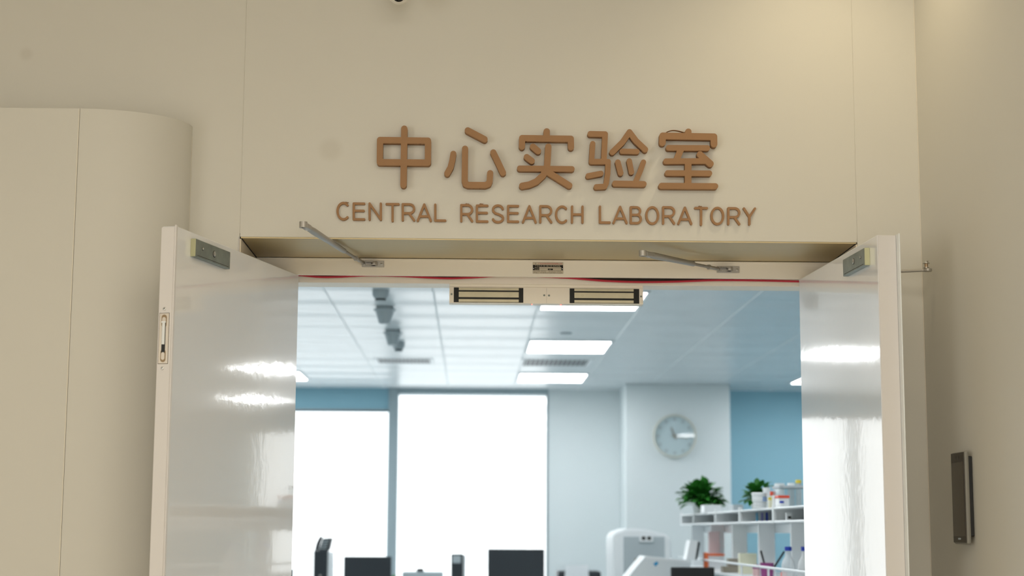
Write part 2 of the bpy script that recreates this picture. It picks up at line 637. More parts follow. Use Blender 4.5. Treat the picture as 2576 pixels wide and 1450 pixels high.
def sign_mesh(name, loops, y_front, depth, parent=None, m='brown'):
    """outlines given in photo pixels, read onto the plane of the letter faces, filled and given their real thickness"""
    W = [[on_y(px, py, y_front) for px, py in L] for L in loops]
    allp = [p for L in W for p in L]
    base = Vector((sum(p.x for p in allp) / len(allp), y_front + depth, min(p.z for p in allp)))
    cu = bpy.data.curves.new(name, 'CURVE')
    cu.dimensions = '2D'
    cu.fill_mode = 'BOTH'
    cu.extrude = depth / 2
    for L in W:
        s = cu.splines.new('POLY')
        s.points.add(len(L) - 1)
        for k, p in enumerate(L):
            s.points[k].co = (p.x - base.x, p.z - base.z, 0, 1)
        s.use_cyclic_u = True
    tmp = bpy.data.objects.new('tmp', cu)
    COL.objects.link(tmp)
    dg = bpy.context.evaluated_depsgraph_get()
    me = bpy.data.meshes.new_from_object(tmp.evaluated_get(dg))
    bpy.data.objects.remove(tmp)
    me.name = name
    for v in me.vertices:
        x, z, e = v.co
        v.co = (x, -depth / 2 - e, z)
    bb = bmesh.new(); bb.from_mesh(me)
    bmesh.ops.remove_doubles(bb, verts=bb.verts[:], dist=1e-6)
    bmesh.ops.recalc_face_normals(bb, faces=bb.faces[:])
    bb.to_mesh(me); bb.free()
    me.materials.clear()
    return link_mesh(name, me, m, parent, base)


def z2(x, y): return (820 + x / 4.532, 280 + y / 4.532)
def z3(x, y): return (1280 + x / 3.903, 280 + y / 3.903)


CH = [
    ('中', z2, 4.532, 'first of the five, a box crossed by one long vertical stroke', [
        (35, [(616, 327), (1163, 335), (1162, 585), (613, 580), (616, 327)]), (36, [(893, 199), (883, 838)])]),
    ('心', z2, 4.532, 'second of the five, a hooked curve with three loose strokes', [
        (35, [(1617, 218), (1808, 318)]), (34, [(1452, 485), (1440, 560), (1420, 640), (1382, 708)]),
        (35, [(1586, 427), (1581, 790), (1592, 828), (1622, 840), (1815, 842), (1852, 828), (1866, 795), (1872, 706)]),
        (35, [(1908, 470), (1950, 555), (1990, 640), (2018, 700)])]),
    ('实', z3, 3.903, 'third of five, a roof over a wide cross', [
        (31, [(372, 198), (371, 255)]), (30, [(129, 346), (131, 263), (609, 270), (611, 352)]),
        (30, [(237, 347), (288, 390)]), (29, [(176, 449), (226, 486)]), (27, [(108, 560), (619, 566)]),
        (31, [(388, 348), (378, 520), (366, 575), (335, 630), (270, 690), (200, 720), (132, 732)]), (30, [(366, 585), (470, 650), (594, 728)])]),
    ('验', z3, 3.903, 'fourth of the five, narrow hooked left half beside a pointed roof', [
        (27, [(800, 221), (946, 224), (934, 488)]), (26, [(824, 318), (813, 493), (976, 494), (972, 610), (958, 705), (942, 738), (860, 742)]),
        (26, [(780, 634), (904, 610)]), (28, [(1185, 204), (1115, 305), (1017, 400)]), (28, [(1185, 204), (1250, 290), (1340, 375)]),
        (25, [(1114, 392), (1260, 395)]), (27, [(1071, 500), (1099, 606)]), (26, [(1183, 488), (1205, 596)]),
        (26, [(1322, 500), (1290, 590), (1242, 700)]), (28, [(1043, 709), (1325, 714)])]),
    ('室', z3, 3.903, 'last of five, stacked bars under a roof', [
        (32, [(1509, 308), (1511, 241), (2015, 250), (2016, 322)]), (31, [(1763, 201), (1763, 245)]), (27, [(1570, 358), (1950, 360)]),
        (31, [(1692, 370), (1650, 470)]), (27, [(1545, 490), (1945, 488)]), (32, [(1878, 424), (1980, 515)]),
        (32, [(1762, 495), (1761, 730)]), (27, [(1560, 606), (1970, 609)]), (29, [(1500, 732), (2027, 736)])]),
]
for ch, zz, sc, where, st in CH:
    strokes = [(r / sc, [zz(*p) for p in L]) for r, L in st]
    o = sign_mesh('sign_character', contour(strokes, .6), -.024, .024)
    tag(o, f'large raised brown character {ch}, {where}', 'sign character', 'brown characters of the sign')
    if ch == '室':
        bm = new()
        arc = [z3(1540 + 190 * k / 12, 208 - 24 * math.sin(math.pi * (k / 12) ** .8)) for k in range(13)]
        A = [on_y(x, y, -.023) for x, y in arc]
        for a, c in zip(A, A[1:]):
            bm.faces.new([bm.verts.new(v) for v in (a, c, c + Vector((0, .012, 0)), a + Vector((0, .012, 0)))])
        bmesh.ops.remove_doubles(bm, verts=bm.verts[:], dist=1e-5)
        bmesh.ops.solidify(bm, geom=bm.faces[:], thickness=.0008)
        p = obj('peeling_film', bm, 'brown', o)


def arcpts(cx, cy, rx, ry, a0, a1, n=14):
    return [(cx + rx * math.cos(math.radians(a0 + (a1 - a0) * k / n)), cy + ry * math.sin(math.radians(a0 + (a1 - a0) * k / n))) for k in range(n + 1)]


def glyph(c):
    """stroke skeleton in a unit box, y downwards"""
    if c == 'C': return [arcpts(.56, .5, .56, .5, -48, -312, 26)]
    if c == 'E': return [[(1, 0), (0, 0), (0, 1), (1, 1)], [(0, .455), (.95, .455)]]
    if c == 'N': return [[(0, 1), (0, 0), (1, 1), (1, 0)]]
    if c == 'T': return [[(0, 0), (1, 0)], [(.5, 0), (.5, 1)]]
    if c == 'R': return [[(0, 1), (0, 0), (.58, 0)] + arcpts(.58, .28, .42, .28, -90, 90, 12) + [(0, .56)], [(.55, .56), (1, 1)]]
    if c == 'A': return [[(0, 1), (.5, 0), (1, 1)], [(.15, .73), (.85, .73)]]
    if c == 'L': return [[(0, 0), (0, 1), (1, 1)]]
    if c == 'S': return [[(.96, .2)] + arcpts(.5, .255, .47, .255, -25, -180, 12) + [(.07, .36), (.25, .465), (.62, .545), (.9, .63)] + arcpts(.5, .745, .5, .255, 0, 160, 12)]
    if c == 'H': return [[(0, 0), (0, 1)], [(1, 0), (1, 1)], [(0, .5), (1, .5)]]
    if c == 'B': return [[(0, 0), (0, 1), (.6, 1)] + arcpts(.6, .74, .4, .26, 90, -90, 12) + [(0, .48)], [(0, 0), (.55, 0)] + arcpts(.55, .24, .38, .24, -90, 90, 12)]
    if c == 'O': return [arcpts(.5, .5, .5, .5, 0, 360, 36)]
    if c == 'Y': return [[(0, 0), (.5, .53), (1, 0)], [(.5, .53), (.5, 1)]]


ORD = ['first', 'second', 'third', 'fourth', 'fifth', 'sixth', 'seventh', 'eighth', 'ninth', 'tenth']
WORDS = [('CENTRAL', z2, 4.532, [(118, 265, 1033, 1248), (303, 448, 1040, 1248), (484, 638, 1040, 1250), (678, 840, 1046, 1266), (862, 1018, 1048, 1258), (1033, 1208, 1050, 1264), (1233, 1372, 1053, 1262)]),
         ('RESE', z2, 4.532, [(1530, 1680, 1058, 1268), (1708, 1853, 1064, 1272), (1888, 2033, 1062, 1280), (2064, 2203, 1068, 1274)]),
         ('A', z2, 4.532, [(2233, 2405, 1070, 1282)]),
         ('RCH', z3, 3.903, [(298, 428, 922, 1103), (453, 580, 925, 1107), (610, 735, 925, 1105)]),
         ('LABORATORY', z3, 3.903, [(884, 1002, 926, 1106), (1018, 1168, 928, 1110), (1187, 1308, 932, 1112), (1340, 1478, 932, 1117), (1505, 1635, 932, 1115), (1655, 1803, 936, 1118), (1820, 1957, 940, 1127), (1980, 2117, 938, 1121), (2145, 2275, 942, 1122), (2298, 2428, 944, 1124)])]
seq = []
for wd, zz, sc, boxes in WORDS:
    for c, bx in zip(wd, boxes):
        seq.append((c, zz(bx[0], bx[2]), zz(bx[1], bx[3])))
full = [('CENTRAL', 0), ('RESEARCH', 7), ('LABORATORY', 15)]
for wd, start in full:
    for k, c in enumerate(wd):
        cc, (xa, ya), (xb, yb) = seq[start + k]
        r = 2.85
        xa += r; xb -= r; ya += r; yb -= r + .6
        tilt = .0105 * (xb - xa)
        L = [(r, [(xa + u * (xb - xa), ya + v * (yb - ya) + (u - .5) * tilt) for u, v in s]) for s in glyph(c)]
        o = sign_mesh('sign_letter', contour(L, .35), -.009, .009)
        fl = {0: (872, 509.5, 4.5), 7: (1175, 513.5, 5), 8: (1211, 513.5, 5), 21: (1761, 519.5, 5)}.get(start + k)
        if fl:
            bm = new()
            p_ = on_y(fl[0], fl[1], -.006)
            for q in range(4):
                add_ball(bm, p_ + Vector(((q - 1.5) * .0025, .001 * (q % 2), .0009 * math.sin(q * 2.1))), .0019, 8, 0, .7)
            obj('peeling_flake', bm, 'brown', o)
        tag(o, f'small raised brown letter {c}, {ORD[k]} letter of the word {wd}', 'sign letter', 'brown letters of the sign')

# ------------------------------------------------------------------ double door


def leaf_axes(hinge, near, side):
    e = (Vector(near) - Vector(hinge)).normalized()
    n = Vector((-e.y, e.x, 0))
    if n.x * side < 0:
        n = -n
    return e, n        # along the leaf, out of the visible face


def leaf_matrix(hinge, e, n):
    # local x along the leaf, local y into the leaf (away from the visible face), z up
    return Matrix(((e.x, -n.x, 0, hinge[0]), (e.y, -n.y, 0, hinge[1]), (0, 0, 1, 0), (0, 0, 0, 1)))


def screw(bm, p, d, r=.004, mi=0):
    add_lathe(bm, p, d, [(r, 0), (r, .0008), (r * .75, .0016), (0, .0018)], 14, mi)
    u, v, d = frame_of(d)
    for a in (u, v):
        q = Vector(p) + d * .0019
        o_ = d.cross(a)
        c = [q + a * r * .6 + o_ * r * .12, q - a * r * .6 + o_ * r * .12, q - a * r * .6 - o_ * r * .12, q + a * r * .6 - o_ * r * .12]
        bm.faces.new([bm.verts.new(x) for x in c]).material_index = mi + 1


LZ0, LZ1 = .008, 2.262
# ---- left leaf
lh, ln = Vector((-.5275, .328, 0)), Vector((-.7545, -.487, 0))
e, n = leaf_axes(lh, ln, 1)
LL = (ln - lh).length
ML = leaf_matrix(lh, e, n)
MT_L = ML
d1 = setting_root('door_1', (lh.x, lh.y, 0), 'glossy white left door leaf standing open with a flush bolt in its edge', 'door')
bm = new(); add_box(bm, (0, 0, LZ0), (LL - .004, .0395, LZ1), .0022, 2, ML)
obj('leaf', bm, 'door', d1)
bm = new()
add_box(bm, (LL - .0045, .0035, LZ0), (LL + .0005, .0395, LZ1 - .003), .0008, 1, ML)
add_box(bm, (LL - .010, -.0008, LZ0), (LL - .0005, .0035, LZ1 + .003), .0012, 2, ML)
obj('edge_profile', bm, 'door_edge', d1)['label'] = 'matt cream edge profile'


def face_uz(px, py, hinge, e, n, off):
    p = hit(px, py, Vector(hinge) + n * off, n)
    return (p - Vector(hinge)).dot(e), p.z


TH = .014
ua, za = face_uz(492.6, 600.4, lh, e, n, TH)
ub, zb = face_uz(579.7, 634.7, lh, e, n, TH)
_, zc = face_uz(490.8, 645, lh, e, n, TH)
u0, u1, zt, zb_ = min(ua, ub), max(ua, ub), (za + zb) / 2, (za + zb) / 2 - abs(za - zc)


def armature(root, Mx, u0, u1, z0, z1, holes):
    bm = new(); add_box(bm, (u0, -TH, z0), (u1, 0, z1), .0008, 1, Mx)
    for f in bm.faces:
        c = Mx.inverted() @ f.calc_center_median()
        if c.x > u1 - .002:
            f.material_index = 1
    a = obj('armature_plate', bm, ['zinc', 'zinc_y'], root)
    a['label'] = 'zinc plated steel block for the magnetic lock'
    bm = new()
    for u, z, r in holes:
        c = Mx @ Vector((u, -TH, z))
        nd = (Mx.to_3x3() @ Vector((0, -1, 0)))
        add_lathe(bm, c - nd * .001, nd, [(r, 0), (r, .0014)], 22, 1)
        add_lathe(bm, c - nd * .001 + Vector((0, 0, .0006)), nd, [(r * .8, .001), (r * .8, .0022), (r * .62, .0028), (r * .5, .0018), (0, .0017)], 20)
    obj('screw', bm, ['steel', 'dark'], a)
    # thin machined line near the bottom
    bm = new(); add_box(bm, (u0 + .01, -TH - .0003, z0 + .004), (u1 - .012, -TH + .001, z0 + .0052), M=Mx)
    obj('groove', bm, 'dark', a)


zm = (zt + zb_) / 2
armature(d1, ML, u0, u1, zb_, zt, [(u0 + (u1 - u0) * .47, zm + .001, .009), (u0 + (u1 - u0) * .80, zm + .003, .0042)])

# flush bolt in the free edge


def edge_vz(px, py, near, e):
    p = hit(px, py, near, e)
    return p


end0 = Vector(ln)
Rb = [edge_vz(px, py, end0, e) for px, py in ((401.5, 788), (427, 788), (397, 916), (422.5, 916))]
vloc = [(ML.inverted() @ p) for p in Rb]
v0 = max(.0055, min(p.y for p in vloc)); v1 = min(.037, max(p.y for p in vloc)); zt2 = max(p.z for p in vloc); zb2 = min(p.z for p in vloc)
vm = (v0 + v1) / 2
bm = new()
add_box(bm, (LL - .002, v0, zb2), (LL + .0008, v1, zt2), .0003, 1, ML, 1)
add_box(bm, (LL - .002, v0 + .0009, zb2 + .0009), (LL + .0014, v1 - .0009, zt2 - .0009), .0004, 1, ML, 0)
fb = obj('flush_bolt', bm, ['bolt_plate', 'dark'], d1)
fb['label'] = 'satin metal flush bolt with a sliding lever'


def oval(zc_, h, wd, u, du, m, name):
    pts = [Vector((u, vm + wd * math.cos(t), zc_ + (h - wd) * (1 if math.sin(t) > 0 else -1) + wd * math.sin(t))) for t in [2 * math.pi * k / 24 for k in range(24)]]
    bm = new(); add_prism(bm, [ML @ p for p in pts], ML.to_3x3() @ Vector((du, 0, 0)))
    return obj(name, bm, m, fb)


hh = zt2 - zb2
oval(zt2 - hh * .16, hh * .125, .0072, LL + .0010, .0009, 'bolt_shade', 'finger_recess')
oval(zb2 + hh * .16, hh * .125, .0072, LL + .0010, .0009, 'bolt_shade', 'finger_recess')
oval(zt2 - hh * .145, hh * .06, .0050, LL + .0015, .0010, 'bolt_plate', 'thumb_pad')
oval(zb2 + hh * .155, hh * .075, .0048, LL + .0015, .0010, 'bolt_plate', 'thumb_pad')
bm = new(); add_box(bm, (LL + .001, vm - .0048, zb2 + hh * .2), (LL + .0022, vm + .0048, zt2 - hh * .2), M=ML)
obj('slot', bm, 'black', fb)
bm = new(); add_box(bm, (LL + .0015, vm - .0037, zb2 + hh * .38), (LL + .0045, vm + .0037, zt2 - hh * .18), .0006, 2, ML)
add_box(bm, (LL + .0015, vm - .0058, zt2 - hh * .2), (LL + .0050, vm + .0058, zt2 - hh * .165), .0009, 2, ML)
obj('lever', bm, 'white_pl', fb)
for px, py in ((414, 777.5), (408.5, 927)):
    p = edge_vz(px, py, end0, e)
    bm = new(); screw(bm, p + e * .0005, e, .0042)
    obj('screw', bm, ['steel', 'dark'], d1)

# ---- right leaf
rh, rn = Vector((.9885, .328, 0)), Vector((1.0395, -.452, 0))
e2, n2 = leaf_axes(rh, rn, -1)
LR = (rn - rh).length
MR = leaf_matrix(rh, e2, n2)
d2 = setting_root('door_2', (rh.x, rh.y, 0), 'glossy white right door leaf standing open beside the right wall', 'door')
TR = .049
bm = new(); add_box(bm, (0, 0, LZ0), (LR - .003, TR, LZ1), .0022, 2, MR)
obj('leaf', bm, 'door', d2)
bm = new()
add_box(bm, (LR - .0035, .0012, LZ0), (LR + .0005, TR - .0005, LZ1 - .001), .0008, 1, MR)
obj('edge_profile', bm, 'door_edge', d2)['label'] = 'matt cream edge profile'
bm = new(); add_box(bm, (LR - .02, TR, LZ0), (LR + .022, TR + .0035, LZ1 + .001), .0012, 2, MR)
obj('overlap_strip', bm, 'white_pl', d2)['label'] = 'white lip that laps over the other leaf'
ua, za = face_uz(2120, 655, rh, e2, n2, TH)
ub, zb = face_uz(2174.5, 622.7, rh, e2, n2, TH)
_, zc = face_uz(2121.6, 696.6, rh, e2, n2, TH)
u0, u1, zt, zb_ = min(ua, ub), max(ua, ub), (za + zb) / 2, (za + zb) / 2 - abs(za - zc)
zm = (zt + zb_) / 2
armature(d2, MR, u0, u1, zb_, zt, [(u0 + (u1 - u0) * .5, zm + .003, .0085), (u0 + (u1 - u0) * .82, zm + .003, .004)])
# overhead closer on the hidden face, its arm showing against the right wall
bm = new(); add_box(bm, (.24, TR, 2.185), (.46, TR + .045, 2.235), .004, 2, MR)
cb = obj('closer_body', bm, 'alu', d2)
q0 = MR @ Vector((.40, TR + .022, 2.236))
q1 = on_y(2334, 680, -.13)
q0.z = q1.z
bm = new()
add_cyl(bm, (q0.x, q0.y, 2.23), (q0.x, q0.y, q0.z + .008), .008, 16)
dv = (q1 - q0)
add_tube(bm, [q0, q1], .0042, 10)
add_cyl(bm, q1 - Vector((0, 0, .004)), q1 + Vector((0, 0, .004)), .011, 20, chamfer=.001)
arm = obj('closer_arm', bm, 'alu', d2)
bm = new()
add_cyl(bm, q1 + Vector((-.004, 0, .004)), q1 + Vector((-.004, 0, .018)), .0048, 16, 0)
add_cyl(bm, q1 + Vector((-.004, 0, .0055)), q1 + Vector((-.004, 0, .0075)), .0085, 16, 1)
add_cyl(bm, q1 + Vector((-.004, 0, .018)), q1 + Vector((-.004, 0, .0205)), .0095, 18, 1, .0006)
add_cyl(bm, q1 + Vector((-.004, 0, .0205)), q1 + Vector((-.004, 0, .0255)), .0062, 6, 1)
obj('stud', bm, ['copper', 'steel'], arm)

# ------------------------------------------------------------------ loose closer arms on the frame head


def closer_arm(bx, by, ex, ey, ye, label, plate):
    A = on_y(bx, by, RDEP - .014)
    B = on_y(ex, ey, ye)
    t = thing('closer_arm', (A.x, RDEP, A.z), label, 'door closer arm', 'loose closer arms on the frame head')
    d = (B - A).normalized()
    # foot bracket
    x0, x1, y0, y1 = plate
    a = on_y(x0, y0, RDEP - .003); c = on_y(x1, y1, RDEP - .003)
    bm = new()
    add_box(bm, (a.x, RDEP - .0035, c.z), (c.x, RDEP, a.z), .0008, 1)
    zc_ = (a.z + c.z) / 2
    xa = a.x + (c.x - a.x) * .16; xb = a.x + (c.x - a.x) * .62
    for s in (-1, 1):
        add_box(bm, (xa, RDEP - .021, zc_ + s * .0048 - .0014), (xb, RDEP - .003, zc_ + s * .0048 + .0014), .0006, 1)
    add_lathe(bm, (xb - .004, RDEP - .012, zc_ - .0062), (0, 0, 1), [(.009, 0), (.0095, .001), (.0095, .0114), (.009, .0124)], 20)
    br = obj('bracket', bm, 'alu', t)
    for px in (a.x + .0055, c.x - .0075):
        bm = new(); screw(bm, (px, RDEP - .0036, zc_), (0, -1, 0), .0042)
        obj('screw', bm, ['steel', 'dark'], br)
    L = (B - A).length
    # knuckle + threaded rod
    bm = new()
    add_ball(bm, A, .0068, 16)
    add_cyl(bm, A, A + d * L * .12, .0056, 14)
    add_cyl(bm, A + d * L * .12, A + d * L * .135, .0082, 6)
    add_cyl(bm, A + d * L * .1, A + d * L * .36, .0040, 12)
    for k in range(30):
        q = A + d * L * (.14 + .21 * k / 29)
        add_cyl(bm, q, q + d * .0011, .0046, 12)
    obj('threaded_rod', bm, 'alu', t)
    # sleeve
    bm = new()
    add_lathe(bm, A + d * L * .33, d, [(.006, 0), (.0078, .004), (.0085, L * .3), (.0098, L * .52), (.0085, L * .58), (.004, L * .62)], 20)
    obj('sleeve', bm, 'alu', t)
    # flattened eye at the free end
    u = d.cross(Vector((0, 0, 1))).normalized()
    up = u.cross(d).normalized()
    ri, ro, h = .0062, .0108, .008
    bm = new()
    n_ = 24
    ring = []
    for k in range(n_):
        a_ = 2 * math.pi * k / n_
        dirv = d * math.cos(a_) + u * math.sin(a_)
        ring.append([bm.verts.new(B + dirv * rr + up * hz) for rr, hz in ((ri, -h), (ro, -h), (ro, h), (ri, h))])
    for k in range(n_):
        p_, q_ = ring[k], ring[(k + 1) % n_]
        for j in range(4):
            bm.faces.new((p_[j], p_[(j + 1) % 4], q_[(j + 1) % 4], q_[j]))
    Mx = Matrix((( d.x, u.x, up.x, B.x), (d.y, u.y, up.y, B.y), (d.z, u.z, up.z, B.z), (0, 0, 0, 1)))
    add_box(bm, (-.048, -.0095, -h * .9), (-.0088, .0095, h * .9), .003, 2, Mx)
    eye = obj('end_eye', bm, 'alu', t)
    bm = new(); add_cyl(bm, B - d * .03 - up * (h + .0005), B - d * .03 + up * (h + .0005), .0045, 14)
    obj('rivet', bm, 'steel', eye)


closer_arm(912, 661, 763, 566, -.26, 'grey closer arm rising up in front of the frame head below the word CENTRAL', (911, 966, 656.5, 672.5))
closer_arm(1806, 677, 1617, 638, .02, 'grey closer arm lying flatter across the brown lining below the word LABORATORY', (1803, 1860, 670, 687))

# ------------------------------------------------------------------ magnetic lock
y0 = .384
pa, pb = on_y(1130.5, 724, y0), on_y(1618, 767, y0)
mx0, mx1, mzb, mzt = pa.x, pb.x, on_y(1374, 764.5, y0).z, ZS
t = thing('magnetic_lock', ((mx0 + mx1) / 2, y0, mzb), 'cream double magnetic door lock hanging under the frame head', 'door lock')
bm = new()
add_box(bm, (mx0, y0, mzb), (mx1, y0 + .044, mzt - .0085), .0006, 1)
obj('housing', bm, 'frame', t)
bm = new()
add_box(bm, (mx0 + .0005, y0 + .002, mzt - .0075), (mx1 - .0005, y0 + .05, mzt), .0006, 1)
add_box(bm, (mx0 + .0005, y0 + .004, mzt - .009), (mx1 - .0005, y0 + .04, mzt - .007))
obj('mounting_plate', bm, 'frame', t)
ym = y0 - .0006
for k, (xa, xb, sa, sb) in enumerate(((1141.5, 1316.5, 1154, 1305), (1433, 1608, 1445, 1594))):
    X0, X1 = on_y(xa, 742, ym).x, on_y(xb, 742, ym).x
    Xa, Xb = on_y(sa, 742, ym).x, on_y(sb, 742, ym).x
    top, bot = mzt - .0105, mzb + .0022
    bm = new(); add_box(bm, (X0, ym, bot), (X1, y0 + .02, top))
    mg = obj('electromagnet', bm, 'matblack', t)
    H = top - bot
    for f0, f1 in ((.82, .985), (.35, .72), (.03, .215)):
        bm = new(); add_box(bm, (Xa, ym - .0007, bot + H * f0), (Xb, y0 + .01, bot + H * f1), .0003, 1)
        obj('steel_core', bm, 'core', mg)
    bm = new()
    px = (1285, 1465)[k]
    c = on_y(px, 743 if k == 0 else 746, ym)
    add_lathe(bm, (c.x, ym - .0006, bot + H * .53), (0, -1, 0), [(.0042, 0), (.0042, .0005), (.0034, .0007), (.003, .0003), (0, .0003)], 18)
    obj('sensor_mark', bm, 'core', mg)
for px, py in ((1135.8, 740.5), (1369, 743.5), (1381, 744), (1612.6, 746.5)):
    bm = new(); p = on_y(px, py, y0); screw(bm, p, (0, -1, 0), .0031)
    obj('screw', bm, ['zinc', 'dark'], t)
bm = new(); add_box(bm, (on_y(1375, 740, y0).x - .0003, y0 - .0003, mzb + .002), (on_y(1375, 740, y0).x + .0003, y0 + .002, mzt - .01))
obj('housing_joint', bm, 'alu', t)
for px, py in ((1338, 766), (1411, 767)):
    p = on_z(px, py, mzb)
    bm = new(); add_ball(bm, (p.x, p.y, mzb), .0019, 12)
    obj('indicator_light', bm, 'led', t)['label'] = 'red indicator light'

# ------------------------------------------------------------------ rating plate with writing


def text_mesh(name, body, size, x, z, y, m, parent, width=None, align='LEFT'):
    cu = bpy.data.curves.new(name, 'FONT')
    cu.body = body
    cu.size = size
    cu.align_x = align
    cu.resolution_u = 3
    tmp = bpy.data.objects.new('tmp', cu)
    COL.objects.link(tmp)
    bpy.context.view_layer.update()
    dg = bpy.context.evaluated_depsgraph_get()
    me = bpy.data.meshes.new_from_object(tmp.evaluated_get(dg))
    bpy.data.objects.remove(tmp)
    if not len(me.vertices):
        return None
    xs = [v.co.x for v in me.vertices]
    k = width / (max(xs) - min(xs)) if width else 1
    x_min = min(xs)
    for v in me.vertices:
        v.co = ((v.co.x - x_min) * k, 0, v.co.y)
    me.materials.clear()
    return link_mesh(name, me, m, parent, (x, y, z))


pl0, pl1 = on_y(1340.5, 660, RDEP - .001), on_y(1416.5, 689, RDEP - .001)
PX0, PX1, PZ1, PZ0 = pl0.x, pl1.x, pl0.z, pl1.z
t = thing('rating_plate', ((PX0 + PX1) / 2, RDEP, PZ0), 'small printed rating plate with red heading on the frame head', 'label plate')
boxed('plate', (PX0, RDEP - .0008, PZ0), (PX1, RDEP, PZ1), 'label_paper', t)
PW, PH = PX1 - PX0, PZ1 - PZ0
yy = RDEP - .0012
bm = new()
for u0, u1, w0, w1 in ((0, 1, .57, .76), (0, .21, .30, .6), (.94, 1, .30, .6), (0, 1, .435, .455), (.5, .66, .30, .44), (0, 1, .295, .31)):
    add_box(bm, (PX0 + u0 * PW, yy, PZ0 + w0 * PH), (PX0 + u1 * PW, RDEP - .0005, PZ0 + w1 * PH))
obj('black_band', bm, 'ink', t)
bm = new()
for a, c in (((0, 0), (1, .012)), ((0, .988), (1, 1)), ((0, 0), (.005, 1)), ((.995, 0), (1, 1))):
    add_box(bm, (PX0 + a[0] * PW, yy, PZ0 + a[1] * PH), (PX0 + c[0] * PW, RDEP - .0005, PZ0 + c[1] * PH))
obj('border_line', bm, 'inkgrey', t)
text_mesh('letter', 'D', .0055, PX0 + .075 * PW, PZ0 + .82 * PH, yy - .0002, 'ink', t)
text_mesh('heading', '广东亚电安防科技有限公司', .0052, PX0 + .17 * PW, PZ0 + .82 * PH, yy - .0002, 'inkred', t, .79 * PW)
text_mesh('band_text', '产品名称 双门磁力锁 型号规格', .0036, PX0 + .07 * PW, PZ0 + .63 * PH, yy - .0003, 'label_paper', t, .84 * PW)
text_mesh('band_text', '额定电压', .0034, PX0 + .06 * PW, PZ0 + .475 * PH, yy - .0003, 'label_paper', t, .13 * PW)
text_mesh('band_text', '生产日期', .0034, PX0 + .06 * PW, PZ0 + .33 * PH, yy - .0003, 'label_paper', t, .13 * PW)
text_mesh('band_text', '编号', .0034, PX0 + .53 * PW, PZ0 + .33 * PH, yy - .0003, 'label_paper', t, .08 * PW)
text_mesh('small_print', '电话 全国统一服务热线', .0032, PX0 + .03 * PW, PZ0 + .18 * PH, yy - .0002, 'inkgrey', t, .4 * PW)
text_mesh('small_print', '请认准正品 严禁拆卸', .0032, PX0 + .52 * PW, PZ0 + .17 * PH, yy - .0002, 'inkgrey', t, .42 * PW)
text_mesh('small_print', '地址 广东省佛山市南海区工业园', .0032, PX0 + .03 * PW, PZ0 + .05 * PH, yy - .0002, 'inkgrey', t, .93 * PW)
for u in (.025, .975):
    bm = new(); add_lathe(bm, (PX0 + u * PW, yy - .0002, PZ0 + .44 * PH), (0, -1, 0), [(.0016, 0), (.0015, .0004), (0, .0005)], 14)
    obj('rivet', bm, 'steel', t)

# ------------------------------------------------------------------ access terminal on the right wall
TX = WR - .026


def on_x(px, py, x): return hit(px, py, (x, 0, 0), (1, 0, 0))


a = on_x(2391, 1140, TX); c = on_x(2431, 1369, TX)
ty0, ty1 = c.y, a.y           # near, far
tz1, tz0 = on_x(2412, 1137, TX).z, on_x(2412, 1370, TX).z
t = thing('access_terminal', (WR, (ty0 + ty1) / 2, tz0), 'slim black face recognition terminal with tall screen on the right wall', 'access terminal')
bm = new(); add_box(bm, (TX + .002, ty0, tz0), (WR - .012, ty1, tz1), .0045, 3)
obj('body', bm, 'terminal_side', t)
bm = new(); add_box(bm, (WR - .0125, ty0 + .012, tz0 + .02), (WR, ty1 - .012, tz1 - .012), .002, 1)
obj('wall_mount', bm, 'black', t)
bm = new(); add_box(bm, (TX - .0002, ty0 + .002, tz0 + .004), (TX + .003, ty1 - .002, tz1 - .002), .0014, 2)
fr = obj('front_panel', bm, 'terminal', t)
TH_ = tz1 - tz0
bm = new(); add_box(bm, (TX - .0008, ty0 + .0045, tz0 + TH_ * .085), (TX + .001, ty1 - .0065, tz0 + TH_ * .885))
obj('screen', bm, 'terminal_glass', fr)
ymid = (ty0 + ty1) / 2
bm = new()
for dy in (-.009, -.003, .003, .009):
    add_box(bm, (TX - .0006, ymid + dy - .0022, tz0 + TH_ * .05), (TX + .001, ymid + dy + .0022, tz0 + TH_ * .068))
obj('logo_mark', bm, 'grey_pl', fr)
bm = new()
for dy in (-.012, .012):
    add_lathe(bm, (TX - .0002, ymid + dy, tz0 + TH_ * .935), (-1, 0, 0), [(.0045, 0), (.004, .0006), (0, .0004)], 16)
obj('lens', bm, 'lens', fr)

# ------------------------------------------------------------------ turret camera under the corridor ceiling
c = on_y(1004, -19, -.13)
t = thing('security_camera', (c.x, c.y, CZ), 'white ball security camera with black lens at the top edge', 'security camera')
bm = new(); add_lathe(bm, (c.x, c.y, CZ), (0, 0, -1), [(.045, 0), (.045, .012), (.041, .018), (.03, CZ - c.z - .015), (.028, CZ - c.z)], 32)
obj('mount', bm, 'cam_white', t)
bm = new(); add_ball(bm, c, .0345, 32)
obj('ball_housing', bm, 'cam_white', t, True)
dirv = Vector((0, -.80, -.60)).normalized()
bm = new(); add_lathe(bm, c + dirv * .0225, dirv, [(.0172, 0), (.0172, .0085), (.0165, .0105), (.012, .013), (0, .0145)], 32)
obj('lens_window', bm, 'lens', t)

# ------------------------------------------------------------------ laboratory shell
LX0, LX1 = -6.6, 11.0
bm = new(); add_box(bm, (LX0, .47, -.1), (LX1, BACK + .3, 0))
setting('floor_laboratory', bm, 'lab_floor', 'laboratory floor', 'floor')
